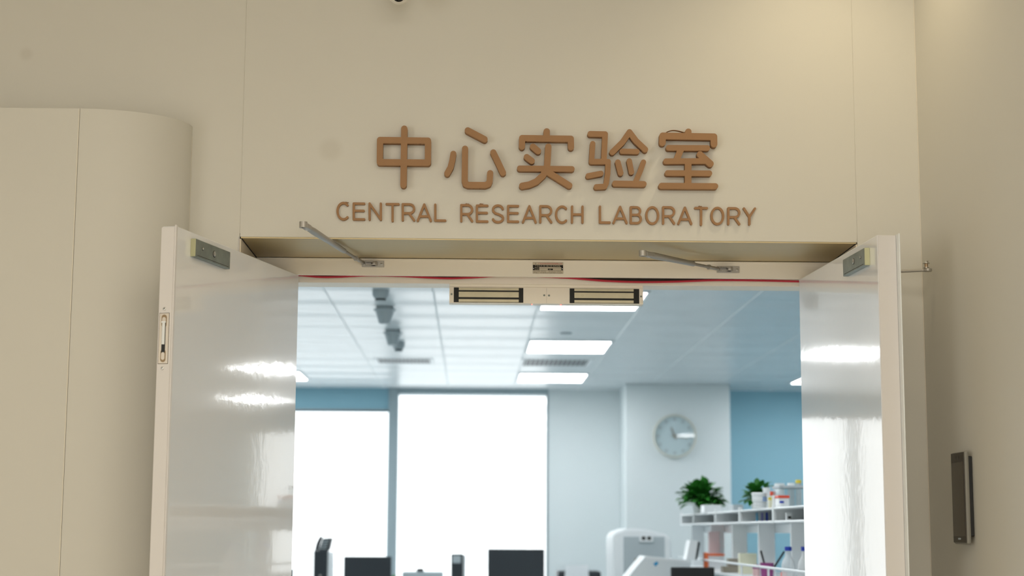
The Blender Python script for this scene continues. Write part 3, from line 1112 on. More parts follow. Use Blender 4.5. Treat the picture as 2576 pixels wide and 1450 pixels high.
# ceiling tiles: long rows 0.61 wide with fine light joints
bm = new()
jx = [-.836 + .6105 * k for k in range(-9, 20)]
for a_, c_ in zip(jx, jx[1:]):
    add_box(bm, (a_ + .0035, .472, LAB_Z), (c_ - .0035, BACK, LAB_Z + .03), .0025, 1)
add_box(bm, (jx[0], .472, LAB_Z + .0025), (jx[-1], BACK, LAB_Z + .06), mi=1)
setting('ceiling_laboratory', bm, ['lab_ceil', 'lab_white'], 'glossy white tiled laboratory ceiling with long joints', 'ceiling')
bm = new()
add_box(bm, (LX0 - .1, .47, 0), (LX0, BACK + .3, LAB_Z)); add_box(bm, (LX1, .47, 0), (LX1 + .1, BACK + .3, LAB_Z))
add_box(bm, (LX0, .45, 0), (-5, .47, LAB_Z)); add_box(bm, (WR + .15, .45, 0), (LX1, .47, LAB_Z))
setting('wall_laboratory_side', bm, 'lab_white', 'white laboratory walls to either side', 'wall')


def wx(px, py=1150): return on_y(px, py, BACK).x


W1R, W2L, W2R = wx(976), wx(996.5), wx(1376.5)
Z1 = on_y(860, 1032.5, BACK).z
Z2 = on_y(1186, 993, BACK).z
PXL, PXR = on_y(1574, 1150, 10.45).x, on_y(1838, 1150, 10.45).x
bm = new()
add_box(bm, (LX0, BACK, Z1), (W1R, BACK + .25, LAB_Z))
add_box(bm, (LX0, BACK, 0), (W1R, BACK + .25, .9))
add_box(bm, (PXR - .05, BACK, 0), (5.0, BACK + .25, LAB_Z))
add_box(bm, (5.0, BACK, Z1), (8.3, BACK + .25, LAB_Z)); add_box(bm, (5.0, BACK, 0), (8.3, BACK + .25, .9)); add_box(bm, (8.3, BACK, 0), (LX1, BACK + .25, LAB_Z))
setting('wall_back', bm, 'teal', 'muted teal laboratory back wall beside and above the windows', 'wall')
bm = new()
add_box(bm, (W2R, BACK, 0), (PXL + .1, BACK + .25, LAB_Z))
add_box(bm, (W2L - .02, BACK, 0), (W2R, BACK + .25, .85))
setting('wall_back_white', bm, 'lab_white', 'white stretch of laboratory wall right of the tall window', 'wall')
bm = new(); add_box(bm, (PXL, 10.45, 0), (PXR, BACK, LAB_Z), .004, 2)
setting('pillar', bm, 'lab_white', 'square white pillar carrying the round clock', 'pillar')


def window(name, x0, x1, z0, z1, label, bars=(), head=0., fw=.045):
    r = setting_root(name, ((x0 + x1) / 2, BACK + .1, z0), label, 'window')
    bm = new()
    add_box(bm, (x0, BACK - .01, z0), (x0 + fw, BACK + .2, z1)); add_box(bm, (x1 - fw, BACK - .01, z0), (x1, BACK + .2, z1))
    add_box(bm, (x0 + fw, BACK - .01, z0), (x1 - fw, BACK + .2, z0 + fw)); add_box(bm, (x0 + fw, BACK - .01, z1 - fw - head), (x1 - fw, BACK + .2, z1))
    for bx in bars:
        add_box(bm, (bx - .03, BACK, z0 + fw), (bx + .03, BACK + .18, z1 - fw))
    obj('window_frame', bm, 'wframe', r)
    bm = new(); add_box(bm, (x0 + fw * .5, BACK + .1, z0 + fw * .5), (x1 - fw * .5, BACK + .106, z1 - fw * .5))
    obj('pane', bm, 'glass', r)


MC = (W1R + W2L) / 2
window('window_1', LX0 + .1, MC, .9, Z1 + .012, 'wide bright window on the left below the teal band', (-3.2, -4.9), fw=.012)
bm = new(); add_box(bm, (W1R, BACK - .035, 0), (W2L, BACK + .2, LAB_Z))
setting('trim_9', bm, 'wframe', 'grey post between the two bright windows', 'trim')
window('window_2', W2L, W2R + .012, .85, LAB_Z, 'tall bright window left of the white wall', (), head=LAB_Z - Z2 - .012, fw=.012)
window('window_3', 5.0, 8.3, .9, Z1, 'bright window at the far right of the teal wall', (6.1, 7.2))

# ------------------------------------------------------------------ ceiling lights
lampname = {}


def make_light(x, y, label):
    t = thing('ceiling_light', (x, y, LAB_Z), label, 'ceiling light', 'panel lights in the laboratory ceiling')
    hw, hl = .298, .40
    bm = new()
    z0_, z1_ = LAB_Z - .012, LAB_Z + .002
    add_box(bm, (x - hw, y - hl, z0_), (x + hw, y - hl + .02, z1_), .002, 1); add_box(bm, (x - hw, y + hl - .02, z0_), (x + hw, y + hl, z1_), .002, 1)
    add_box(bm, (x - hw, y - hl + .02, z0_), (x - hw + .015, y + hl - .02, z1_), .002, 1); add_box(bm, (x + hw - .015, y - hl + .02, z0_), (x + hw, y + hl - .02, z1_), .002, 1)
    obj('frame', bm, 'white_pl', t)
    boxed('diffuser', (x - hw + .014, y - hl + .019, LAB_Z - .008), (x + hw - .014, y + hl - .019, LAB_Z + .001), 'lampdiff', t)
    return t


rows = [(2.5, 'just inside the door'), (4.93, 'nearest'), (7.38, 'middle'), (9.85, 'farthest')]
cols = [(.69 - 2.447, 'in the row left of the detectors'), (.69, 'in the row above the magnetic lock'), (.69 + 2.447, 'in the row towards the teal wall'), (5.02, 'in the row right of the teal wall'), (7.2, 'in the row at the far right side')]
proto = None
for x, cn in cols:
    for y, rn_ in rows:
        if x > 2 and y in ((4.93,) if x < 4 else (2.5, 4.93, 9.85) if x < 6 else (2.5, 4.93, 7.38)):
            continue
        lb = f'bright panel light, {rn_} {cn}'
        if proto is None:
            proto = make_light(x, y, lb)
        else:
            dup(proto, (x, y, LAB_Z), lb)

# ceiling vents
def vent(px0, px1, py0, py1, label):
    a = on_z(px0, py0, LAB_Z); c = on_z(px1, py1, LAB_Z)
    x0, x1, ya, yb = a.x, on_z(px1, py0, LAB_Z).x, c.y, a.y
    ya, yb = min(ya, yb), max(ya, yb)
    t = thing('air_vent', ((x0 + x1) / 2, (ya + yb) / 2, LAB_Z), label, 'air vent', 'air vents in the laboratory ceiling')
    bm = new()
    add_box(bm, (x0 - .03, ya - .03, LAB_Z - .004), (x1 + .03, ya, LAB_Z + .002), .003, 1); add_box(bm, (x0 - .03, yb, LAB_Z - .004), (x1 + .03, yb + .03, LAB_Z + .002), .003, 1)
    add_box(bm, (x0 - .03, ya, LAB_Z - .004), (x0, yb, LAB_Z + .002), .003, 1); add_box(bm, (x1, ya, LAB_Z - .004), (x1 + .03, yb, LAB_Z + .002), .003, 1)
    obj('frame', bm, 'white_pl', t)
    boxed('duct', (x0, ya, LAB_Z - .0015), (x1, yb, LAB_Z + .002), 'black', t)
    bm = new()
    nsl = 14
    for k in range(nsl):
        xx = x0 + (k + .5) * (x1 - x0) / nsl
        add_box(bm, (xx - .0045, ya, LAB_Z - .004), (xx + .0045, yb, LAB_Z - .0015))
    obj('louvre', bm, 'grey_pl', t)


vent(948, 1080, 902, 914, 'slatted air vent in the ceiling behind the detectors')
vent(1320, 1484, 904, 921, 'slatted air vent between two ceiling lights')

# ceiling detectors
def detector(px, py, w, kind, label):
    p = on_z(px, py, LAB_Z)
    d = p.y + DIST
    r = w / F_PX * d / 2
    t = thing('smoke_detector' if kind == 's' else 'gas_detector', p, label, 'detector', 'detectors hanging from the laboratory ceiling')
    if kind == 's':
        bm = new(); add_lathe(bm, (p.x, p.y, LAB_Z), (0, 0, -1), [(r, 0), (r, .018), (r * .98, .032), (r * .8, .045), (r * .72, .05)], 28)
        obj('base', bm, 'grey_pl', t)
        bm = new(); add_lathe(bm, (p.x, p.y, LAB_Z - .048), (0, 0, -1), [(r * .62, 0), (r * .62, .012)], 24, 0)
        obj('sensor_slots', bm, 'black', t)
        bm = new(); add_lathe(bm, (p.x, p.y, LAB_Z - .06), (0, 0, -1), [(r * .7, 0), (r * .66, .006), (0, .01)], 24)
        obj('sensor_cap', bm, 'grey_pl', t)
    else:
        bm = new(); add_lathe(bm, (p.x, p.y, LAB_Z), (0, 0, -1), [(r * .8, 0), (r * .8, .01), (r, .016), (r, .024), (r * .84, .03)], 28)
        obj('base', bm, 'grey_pl', t)
        bm = new(); add_lathe(bm, (p.x, p.y, LAB_Z - .03), (0, 0, -1), [(r * .84, 0), (r * .52, .07), (r * .42, .074), (0, .074)], 28)
        obj('cone', bm, 'grey_pl', t)


detector(958, 730, 43, 's', 'grey smoke detector nearest the door in the ceiling row')
detector(968, 772, 56, 'g', 'grey cone shaped detector, first cone behind the nearest smoke detector')
detector(988, 831, 48, 'g', 'grey cone shaped detector, second cone further back in the row')
detector(1003, 862, 30, 's', 'small grey smoke detector at the far end of the row')
p = on_z(1424, 838, LAB_Z)
bm = new(); add_lathe(bm, p, (0, 0, -1), [(.04, -.002), (.04, .006), (.03, .01), (0, .01)], 24)
tag(obj('sprinkler_plate', bm, 'grey_pl'), 'small round grey plate in the ceiling above the panel light', 'ceiling plate')

# ------------------------------------------------------------------ clock on the pillar
c = on_y(1697, 1098, 10.44)
CR = .197
t = thing('wall_clock', (c.x, 10.45, c.z - CR), 'round pale wall clock with grey hands on the white pillar', 'clock')
bm = new(); add_lathe(bm, (c.x, 10.45, c.z), (0, -1, 0), [(CR, 0), (CR, .032), (CR - .006, .04), (CR - .016, .04), (CR - .018, .03), (CR - .018, .012), (CR - .02, .0)], 56)
obj('rim', bm, 'clockrim', t)
bm = new(); add_lathe(bm, (c.x, 10.449, c.z), (0, -1, 0), [(CR - .018, 0), (CR - .018, .014), (0, .014)], 48)
obj('dial', bm, 'dial', t)
yd = 10.434
for k in range(12):
    bm = new()
    a_ = math.radians(30 * k)
    rr = CR - .045
    p = Vector((c.x + rr * math.sin(a_), yd, c.z + rr * math.cos(a_)))
    add_box(bm, (p.x - .012, yd, p.z - .012), (p.x + .012, yd + .003, p.z + .012))
    obj('hour_mark', bm, 'grey_pl', t)


def hand(ang, L, wd, name, dy):
    a_ = math.radians(ang)
    dv_ = Vector((math.sin(a_), 0, math.cos(a_))); sd = Vector((dv_.z, 0, -dv_.x))
    cc = Vector((c.x, yd - dy, c.z))
    bm = new(); add_prism(bm, [cc - dv_ * .03 + sd * wd, cc + dv_ * L + sd * wd * .6, cc + dv_ * L - sd * wd * .6, cc - dv_ * .03 - sd * wd], (0, .002, 0))
    obj(name, bm, 'taupe', t)


hand(-22, .085, .007, 'hour_hand', .004)
hand(98, .125, .005, 'minute_hand', .007)
bm = new(); add_cyl(bm, (c.x, yd - .009, c.z), (c.x, yd, c.z), .012, 18)
obj('hub', bm, 'taupe', t)
bm = new(); add_lathe(bm, (c.x, 10.4195, c.z), (0, -1, 0), [(CR - .018, 0), (0, .004)], 48)
obj('glass_cover', bm, 'glass', t)

# ------------------------------------------------------------------ benches
def bench(x0, x1, ya, yb, z, label):
    t = thing('lab_bench', ((x0 + x1) / 2, (ya + yb) / 2, 0), label, 'bench', 'laboratory benches')
    boxed('worktop', (x0, ya, z - .03), (x1, yb, z), 'grey_pl', t, .004)
    boxed('cupboard', (x0 + .05, ya + .05, .08), (x1 - .05, yb - .05, z - .03), 'white_pl', t, .004)
    boxed('plinth', (x0 + .09, ya + .09, 0), (x1 - .09, yb - .09, .08), 'dark', t)


BZ = .85
bench(-1.9, 1.25, 8.3, 10.7, BZ, 'laboratory bench below the windows, under the monitors')
bench(.72, 2.1, 1.7, 6.9, BZ, 'laboratory island bench below the reagent rack')


def X_at(px, y, py=1400): return on_y(px, py, y).x
def Z_at(py, y, px=1500): return on_y(px, py, y).z


# ------------------------------------------------------------------ monitors
def monitor(px0, px1, py, y, label, base=BZ, mname='monitor', m_='screen'):
    x0, x1 = X_at(px0, y), X_at(px1, y)
    zt_ = Z_at(py, y, (px0 + px1) / 2)
    h = min((x1 - x0) * .62, zt_ - base - .06)
    xm = (x0 + x1) / 2
    t = thing(mname, (xm, y, base), label, 'monitor', 'black monitors in the laboratory')
    bm = new(); add_box(bm, (x0, y, zt_ - h), (x1, y + .03, zt_), .004, 2)
    obj('screen_case', bm, m_, t)
    boxed('screen', (x0 + .01, y + .0305, zt_ - h + .015), (x1 - .01, y + .0315, zt_ - .01), 'black', t)
    bm = new(); add_box(bm, (xm - .025, y + .008, base + .015), (xm + .025, y + .028, zt_ - h + .05), .003, 1)
    obj('neck', bm, 'screen', t)
    bm = new(); add_lathe(bm, (xm, y + .018, base), (0, 0, 1), [(.1, 0), (.1, .008), (.085, .015)], 28)
    obj('foot', bm, 'screen', t)


monitor(865, 985, 1401, 9.6, 'back of a black monitor in front of the post between the windows')
monitor(1227, 1370, 1382, 8.8, 'back of a large black monitor in front of the tall window')
monitor(640, 738, 1432, 8.6, 'black monitor showing only its corner beside the left door leaf')
monitor(1688, 1797, 1428, 4.3, 'black control screen in front of the white instruments', BZ, m_='black')


# ------------------------------------------------------------------ computer towers
def tower(px0, px1, py, y, label, with_label):
    x0, x1 = X_at(px0, y), X_at(px1, y)
    zt_ = Z_at(py, y, px0)
    t = thing('computer_tower', ((x0 + x1) / 2, y, BZ), label, 'computer tower', 'black computer towers')
    bm = new(); add_box(bm, (x0, y, BZ), (x1, y + .02, zt_), .004, 2)
    obj('front_bezel', bm, 'screen', t)
    bm = new(); add_box(bm, (x0 + .003, y + .02, BZ), (x1 + .022, y + .38, zt_ - .012), .003, 1)
    obj('case', bm, 'white_pl', t)['label'] = 'pale case behind the black front'
    if with_label:
        boxed('sticker', (x0 + .012, y - .0012, zt_ - .075), (x1 - .018, y + .001, zt_ - .014), 'grey_pl', t, 0)
    else:
        bm = new(); add_lathe(bm, ((x0 + x1) / 2, y + .001, zt_ - .2), (0, -1, 0), [(.01, 0), (.009, .003), (0, .003)], 16)
        obj('power_button', bm, 'alu', t)
    return x0, x1, y, zt_


tx0, tx1, ty, tz = tower(789, 824, 1386, 9.0, 'black computer tower with a desk phone standing on it', False)
tower(1134.5, 1165, 1394, 9.2, 'black computer tower with a pale sticker near its top', True)
# upright desk phone on the left tower
t = thing('desk_phone', ((tx0 + tx1) / 2, ty + .1, tz), 'dark desk phone with keypad propped on the left computer tower', 'phone')
yp = ty + .06


def pq(px, py):
    p_ = on_y(px, py, yp)
    p_.z = max(p_.z, tz + .0005)
    return p_


bm = new(); add_prism(bm, [pq(800.5, 1390), pq(826, 1390), pq(829, 1378), pq(834.5, 1354), pq(813, 1355)], (0, .16, 0))
add_box(bm, (pq(802, 1390).x, yp + .02, tz - .0118), (pq(824, 1390).x, yp + .15, tz + .001))
ph = obj('phone_body', bm, 'screen', t)
bm = new()
for r_ in range(4):
    for k in range(4):
        xx, yy_ = 810.5 + k * 4.6 + r_ * -1.9, 1359 + r_ * 6.5
        add_prism(bm, [pq(xx, yy_) + Vector((0, -.003, 0)), pq(xx + 3, yy_) + Vector((0, -.003, 0)), pq(xx + 2, yy_ + 3.8) + Vector((0, -.003, 0)), pq(xx - 1, yy_ + 3.8) + Vector((0, -.003, 0))], (0, .004, 0))
obj('keypad', bm, 'grey_pl', ph)
bm = new(); add_prism(bm, [pq(791, 1390), pq(799.5, 1390), pq(804, 1372), pq(812, 1350), pq(804, 1350.5), pq(796, 1366)], (0, .05, 0))
obj('handset', bm, 'screen', t)
bm = new()
cp_ = [Vector((tx0 - .032 - .012 * math.sin(k * .9), ty + .1 + .01 * math.cos(k * .9), tz + .03 - k * .0042)) for k in range(60)]
add_tube(bm, cp_, .004, 8)
obj('coiled_cord', bm, 'screen', t)

# pale box with dark knob in front of the tall window
y = 10.0
x0, x1, z1 = X_at(1012, y), X_at(1115, y), Z_at(1440, y, 1060)
t = thing('white_cabinet', ((x0 + x1) / 2, y, BZ), 'pale grey box with a small black knob on top between monitor and tower', 'equipment box')
bm = new(); add_box(bm, (x0, y, BZ), (x1, y + .3, z1), .006, 2)
obj('body', bm, 'grey_pl', t)
bm = new(); add_box(bm, (X_at(1048, y), y + .02, z1), (X_at(1066, y), y + .08, z1 + .03), .004, 2)
obj('knob', bm, 'black', t)

# printer with paper
y = 9.5
x0, x1, z1 = X_at(1404, y), X_at(1512, y), Z_at(1438, y, 1450)
t = thing('printer', ((x0 + x1) / 2, y + .2, BZ), 'black printer with white paper sticking out below the white wall', 'printer')
bm = new(); add_box(bm, (x0, y, BZ), (x1, y + .4, z1), .015, 3)
obj('body', bm, 'screen', t)
bm = new()
pz = [(X_at(1420, y), z1 - .06), (X_at(1481, y), z1 - .06), (X_at(1479, y), z1 + .052), (X_at(1423, y), z1 + .048)]
add_prism(bm, [Vector((a_, y - .012, z_)) for a_, z_ in pz], (0, .006, 0))
add_box(bm, (pz[0][0], y - .012, z1 - .06), (pz[1][0], y + .1, z1 - .055))
obj('paper', bm, 'paper', t)


# ------------------------------------------------------------------ plants
def leaf_blade(bm, base, d, up, L, wd, curl):
    d = d.normalized(); s = d.cross(up)
    s = s.normalized() if s.length > .01 else Vector((1, 0, 0))
    nn = s.cross(d).normalized()
    prof = [(0, .12), (.2, .75), (.42, 1), (.65, .8), (.85, .4), (1, .02)]
    prev = None
    for q, h in prof:
        cpos = base + d * L * q - Vector((0, 0, 1)) * curl * L * q * q
        row = [bm.verts.new(cpos - s * wd * h + nn * wd * .25 * h), bm.verts.new(cpos), bm.verts.new(cpos + s * wd * h + nn * wd * .25 * h)]
        if prev:
            for k in range(2):
                f = bm.faces.new((prev[k], prev[k + 1], row[k + 1], row[k])); f.smooth = True
        prev = row


def plant(px, py_base, y, zb, r, nleaf, pot_r, pot_h, label, seed, tall=None, squash=1.):
    rnd = random.Random(seed)
    x = X_at(px, y)
    t = thing('potted_plant', (x, y, zb), label, 'plant', 'potted plants in the laboratory')
    bm = new(); add_lathe(bm, (x, y, zb), (0, 0, 1), [(pot_r * .78, 0), (pot_r, pot_h), (pot_r * 1.04, pot_h), (pot_r * 1.04, pot_h + .006), (pot_r * .9, pot_h + .006), (pot_r * .88, pot_h - .008)], 28)
    obj('pot', bm, 'pot', t)
    bm = new(); add_lathe(bm, (x, y, zb + pot_h - .012), (0, 0, 1), [(pot_r * .86, 0), (pot_r * .86, .006), (0, .009)], 20)
    obj('soil', bm, 'soil', t)
    bm = new(); bs = new()
    c0 = Vector((x, y, zb + pot_h))
    for k in range(nleaf):
        az = rnd.uniform(0, 2 * math.pi)
        el = rnd.uniform(-.3, 1.35)
        d = Vector((math.cos(az) * math.cos(el), math.sin(az) * math.cos(el), math.sin(el)))
        rr = r * rnd.uniform(.2, .72)
        tip = c0 + Vector((d.x * rr, d.y * rr, d.z * rr * squash + r * .22))
        add_tube(bs, [c0, c0 * .5 + tip * .5 + Vector((0, 0, r * .08)), tip], .0018, 6)
        d2_ = Vector((d.x + rnd.uniform(-.4, .4), d.y + rnd.uniform(-.4, .4), d.z * .6 + rnd.uniform(-.1, .4)))
        leaf_blade(bm, tip, d2_, Vector((0, 0, 1)), r * rnd.uniform(.38, .58), r * rnd.uniform(.15, .22), rnd.uniform(.1, .5))
    if tall:
        tip = c0 + Vector((.035, 0, tall * .62))
        add_tube(bs, [c0, tip], .002, 6)
        leaf_blade(bm, tip, Vector((-.32, 0, 1)), Vector((0, 1, 0)), tall * .5, r * .13, .0)
        leaf_blade(bm, tip, Vector((1, 0, .25)), Vector((0, 0, 1)), tall * .3, r * .1, .1)
    obj('foliage', bm, 'leaf', t)
    obj('stem', bs, 'leaf', t)


# ------------------------------------------------------------------ reagent rack running into the depth
RX = 1.345
LIFT = .0006
ZL, ZU, ZB = 1.553, 1.603, 1.29          # cubby floor, upper board, lower shelf
t = thing('reagent_rack', (1.5, 4.0, BZ), 'white two level reagent rack running along the island bench', 'rack')
for y in (6.03, 5.18, 4.36, 3.53, 2.69, 1.9):
    bm = new(); add_box(bm, (RX + .055, y, BZ), (RX + .135, y + .03, ZL - .01), .002, 1)
    obj('upright', bm, 'white_pl', t)
RY0, RY1 = 1.75, 6.15
bm = new(); add_box(bm, (RX, RY0, ZL - .01), (RX + .33, RY1, ZL), .002, 1)
obj('cubby_floor', bm, 'white_pl', t)
bm = new(); add_box(bm, (RX, RY0, ZU), (RX + .33, RY1, ZU + .008), .002, 1)
obj('top_board', bm, 'white_pl', t)
bm = new(); add_box(bm, (RX + .155, RY0, ZL), (RX + .165, RY1, ZU))
obj('cubby_back', bm, 'grey_pl', t)
for y in (6.13, 5.53, 4.61, 3.77, 2.82, 1.9):
    bm = new(); add_box(bm, (RX - .003, y - .012, ZL - .012), (RX + .012, y + .012, ZU + .022), .002, 1)
    add_box(bm, (RX + .012, y - .003, ZL), (RX + .155, y + .003, ZU))
    obj('divider_post', bm, 'white_pl', t)
bm = new(); add_box(bm, (RX + .135, RY0, ZL - .055), (RX + .16, RY1, ZL - .011), .003, 1)
obj('under_beam', bm, 'white_pl', t)
bm = new(); add_box(bm, (RX - .03, RY0, ZB - .015), (RX + .33, RY1, ZB), .002, 1)
obj('lower_shelf', bm, 'white_pl', t)
bm = new(); add_tube(bm, [(RX - .02, RY0, ZB + .055), (RX - .02, RY1, ZB + .055)], .006, 12)
rl = obj('guard_rail', bm, 'white_pl', t)
for y in (5.6, 4.6, 3.6, 2.85, 2.0):
    bm = new(); add_cyl(bm, (RX - .02, y, ZB), (RX - .02, y, ZB + .055), .005, 12)
    obj('rail_post', bm, 'white_pl', rl)
ZT = ZU + .008 + LIFT
ZB_TOP = ZB
ZB = ZB + LIFT


def box_item(name, px0, px1, pyt, y, zb, depth, m, label, cat, group=None, bev=.002, lid=None):
    x0, x1 = X_at(px0, y), X_at(px1, y)
    zt_ = Z_at(pyt, y, (px0 + px1) / 2)
    t = thing(name, ((x0 + x1) / 2, y, zb), label, cat, group)
    top = zt_ - (.012 if lid else 0)
    bm = new(); add_box(bm, (x0, y, zb), (x1, y + depth, top), bev, 2)
    obj('box', bm, m, t)
    if lid:
        bm = new(); add_box(bm, (x0 - .002, y - .002, top), (x1 + .002, y + depth + .002, zt_), bev, 2)
        obj('lid', bm, lid, t)
    return t


def jar(name, px, w, pyt, y, zb, m, cap, label, cat, group=None, caph=.014, neck=False, sticker=None):
    x = X_at(px, y)
    r = w / F_PX * (y + DIST) / 2
    zt_ = Z_at(pyt, y, px)
    t = thing(name, (x, y, zb), label, cat, group)
    h = zt_ - zb - caph
    prof = [(r * .95, 0), (r, .004), (r, h - .004), (r * .95, h)] if not neck else [(r * .95, 0), (r, .004), (r, h * .55), (r * .85, h * .68), (r * .45, h * .84), (r * .42, h)]
    bm = new(); add_lathe(bm, (x, y, zb), (0, 0, 1), prof, 28)
    obj('body', bm, m, t)
    rc = r * 1.06 if not neck else r * .52
    bm = new(); add_lathe(bm, (x, y, zb + h), (0, 0, 1), [(rc, 0), (rc, caph * .8), (rc * .9, caph)], 28)
    obj('cap', bm, cap, t)
    if sticker:
        bm = new()
        a0, a1 = math.radians(-75), math.radians(-20)
        A = [(x + (r + .0008) * math.cos(a0 + (a1 - a0) * k / 8), y + (r + .0008) * math.sin(a0 + (a1 - a0) * k / 8)) for k in range(9)]
        for p_, q_ in zip(A, A[1:]):
            bm.faces.new([bm.verts.new(v) for v in ((*p_, zb + h * .1), (*q_, zb + h * .1), (*q_, zb + h * .8), (*p_, zb + h * .8))])
        bmesh.ops.remove_doubles(bm, verts=bm.verts[:], dist=1e-5)
        obj('sticker', bm, sticker, t)
    return t, zt_


G1 = 'tubs and bottles on top of the reagent rack'
_, z1 = jar('plastic_tub', 1914, 33, 1264, 3.2, ZT, 'white_pl', 'white_pl', 'white tub on the rack under a wider tub with blue sticker', 'tub', G1)
jar('plastic_tub', 1913, 37, 1240, 3.2, z1, 'white_pl', 'white_pl', 'white tub with pale blue sticker stacked on another tub', 'tub', G1, sticker='paleblue')
jar('plastic_bottle', 1931, 18, 1228, 3.42, ZT, 'white_pl', 'white_pl', 'tall narrow white bottle right behind the stacked tubs', 'bottle', G1)
jar('plastic_bottle', 1964, 24, 1217, 3.42, ZT, 'white_pl', 'white_pl', 'tall white bottle behind the clear box, left one of two', 'bottle', G1)
jar('plastic_bottle', 1993, 17, 1216, 3.3, ZT, 'grey_pl', 'white_pl', 'grey bottle with white cap behind the clear box', 'bottle', G1)
jar('plastic_bottle', 2012, 14, 1208, 3.3, ZT, 'grey_pl', 'yellow', 'bottle with yellow cap at the right door leaf', 'bottle', G1, caph=.016)
jar('small_bottle', 1947, 14, 1237, 3.2, ZT, 'cream', 'redlid', 'small bottle with red cap beside the stacked tubs', 'bottle', G1, caph=.02)
jar('small_bottle', 1939, 8, 1252, 2.95, ZT, 'cream', 'yellow', 'tiny vial with yellow cap in front of the red capped bottle', 'bottle', G1, caph=.012)
jar('small_bottle', 1950, 9, 1247, 2.9, ZT, 'white_pl', 'white_pl', 'tiny all white vial beside the yellow capped vial', 'bottle', G1, caph=.012)
box_item('storage_box', 1964, 2030, 1222, 3.0, ZT, .18, 'clear', 'large clear plastic box behind the red lidded container', 'box', lid='grey_pl')
box_item('small_container', 1962, 1988, 1247, 2.78, ZT, .09, 'white_pl', 'small white container with a red lid in front of the clear box', 'container', lid='redlid')
jar('small_bottle', 1969, 11, 1261, 2.72, ZT, 'white_pl', 'blue', 'small vial with blue cap in front of the red lidded container', 'bottle', G1, caph=.01)
box_item('carton', 1773, 1816, 1271, 4.95, ZT, .15, 'white_pl', 'white carton on the rack at the right of the leafy plant', 'carton', 'cartons on the reagent rack')
box_item('carton', 1846, 1872, 1270, 4.3, ZT, .15, 'grey_pl', 'greyish carton on the rack left of the second plant', 'carton', 'cartons on the reagent rack')
plant(1764, 0, 5.45, ZT, .15, 240, .048, .045, 'bushy green plant in a white pot on the far end of the rack', 3, tall=.17, squash=.85)
plant(1908, 0, 3.95, ZT, .11, 90, .035, .035, 'green plant half hidden behind the white tubs', 5)
plant(990, 0, 10.1, BZ, .075, 26, .035, .2, 'small green plant between the monitor and the pale box', 8)
plant(1530, 0, 7.6, .0, .16, 60, .1, .98, 'green plant left of the white rounded instrument', 11)
# tubes in the cubby
for k, (px, m_, cn) in enumerate(((1906, 'teal_tube', 'teal tube, leftmost'), (1913, 'grey_pl', 'grey tube, second'), (1919, 'violet', 'violet tube, third'), (1925, 'grey_pl', 'grey tube, fourth'), (1931, 'blue', 'dark blue tube, last'))):
    y = 3.35
    x = X_at(px, y)
    bm = new(); add_lathe(bm, (x, y, ZL), (0, 0, 1), [(.0058, 0), (.0058, .036), (.0045, .04), (.0045, .043)], 16)
    tag(obj('sample_tube', bm, m_), f'small {cn} of the five tubes under the stacked tubs', 'tube', 'sample tubes in the rack cubby')
y = 2.62
bm = new(); add_box(bm, (X_at(1980, y), y, ZL), (X_at(1995, y), y + .02, ZL + .034), .002, 2)
t = thing('label_holder', (X_at(1987, y), y, ZL), 'small white holder with a dark spot in the rack cubby by the door', 'label holder')
obj('holder', bm, 'white_pl', t)
boxed('dark_window', (X_at(1984, y), y - .001, ZL + .008), (X_at(1992, y), y + .001, ZL + .018), 'black', t)

# lower shelf items
G2 = 'items on the lower rack shelf'
jar('orange_bottle', 1776, 12, 1391, 4.9, ZB, 'orange', 'orange', 'orange bottle at the far left of the lower rack shelf', 'bottle', G2)
box_item('carton', 1781, 1822, 1394, 5.0, ZB, .12, 'white_pl', 'white carton with orange lid right of the orange bottle', 'carton', G2, lid='orange')
bm = new(); add_box(bm, (X_at(1783, 5.15), 5.155, ZB), (X_at(1812, 5.15), 5.172, 1.505), .002, 1)  # added panel that carries the pink tint of the rack upright
tag(obj('pink_tint_panel', bm, 'pinkgrey'), 'pale pink panel added as the tint of a rack upright behind the white carton', 'tint panel')
tb = box_item('sample_box', 1819, 1858, 1426, 4.22, ZB, .1, 'taupe', 'grey brown sample box on the lower shelf, lower of two', 'box', G2)
box_item('sample_box', 1833, 1860, 1406, 4.23, Z_at(1426, 4.22, 1838) + LIFT, .08, 'taupe', 'grey brown sample box stacked on another sample box', 'box', G2)
box_item('carton', 1861, 1904, 1393, 3.95, ZB, .06, 'cream', 'cream yellow carton behind the pen cup', 'carton', G2)
y = 3.2
xp = X_at(1929, y)
t = thing('pen_cup', (xp, y, ZB), 'purple pen cup on the lower rack shelf', 'cup')
bm = new(); add_lathe(bm, (xp, y, ZB), (0, 0, 1), [(.028, 0), (.032, .07), (.029, .07), (.026, .004), (0, .004)], 24)
obj('cup', bm, 'purple', t)
for (a_, b_), m_, lb in ((((1936, 1428), (1914, 1386)), 'black', 'black pen leaning left in the purple cup'), (((1936, 1432), (1973, 1388)), 'black', 'black pen leaning right in the purple cup')):
    q0 = Vector((xp + .004, y, ZB + .006)); q1 = on_y(*b_, y)
    bm = new(); add_cyl(bm, q0, q1, .0048, 12, chamfer=.001)
    tag(obj('pen', bm, m_), lb, 'pen', 'pens in the purple cup')
jar('pink_bottle', 1902, 18, 1421, 3.5, ZB, 'pink', 'purple', 'pink bottle with purple cap left of the pen cup', 'bottle', G2, caph=.02)
G3 = 'clear bottles with blue caps'
jar('glass_bottle', 1983, 34, 1376, 2.62, ZB, 'frosted', 'blue', 'clear bottle with blue cap left of the right door leaf', 'bottle', G3, caph=.018, neck=True)
jar('glass_bottle', 2024, 34, 1376, 2.4, ZB, 'frosted', 'blue', 'clear bottle with blue cap half hidden by the right door leaf', 'bottle', G3, caph=.018, neck=True)
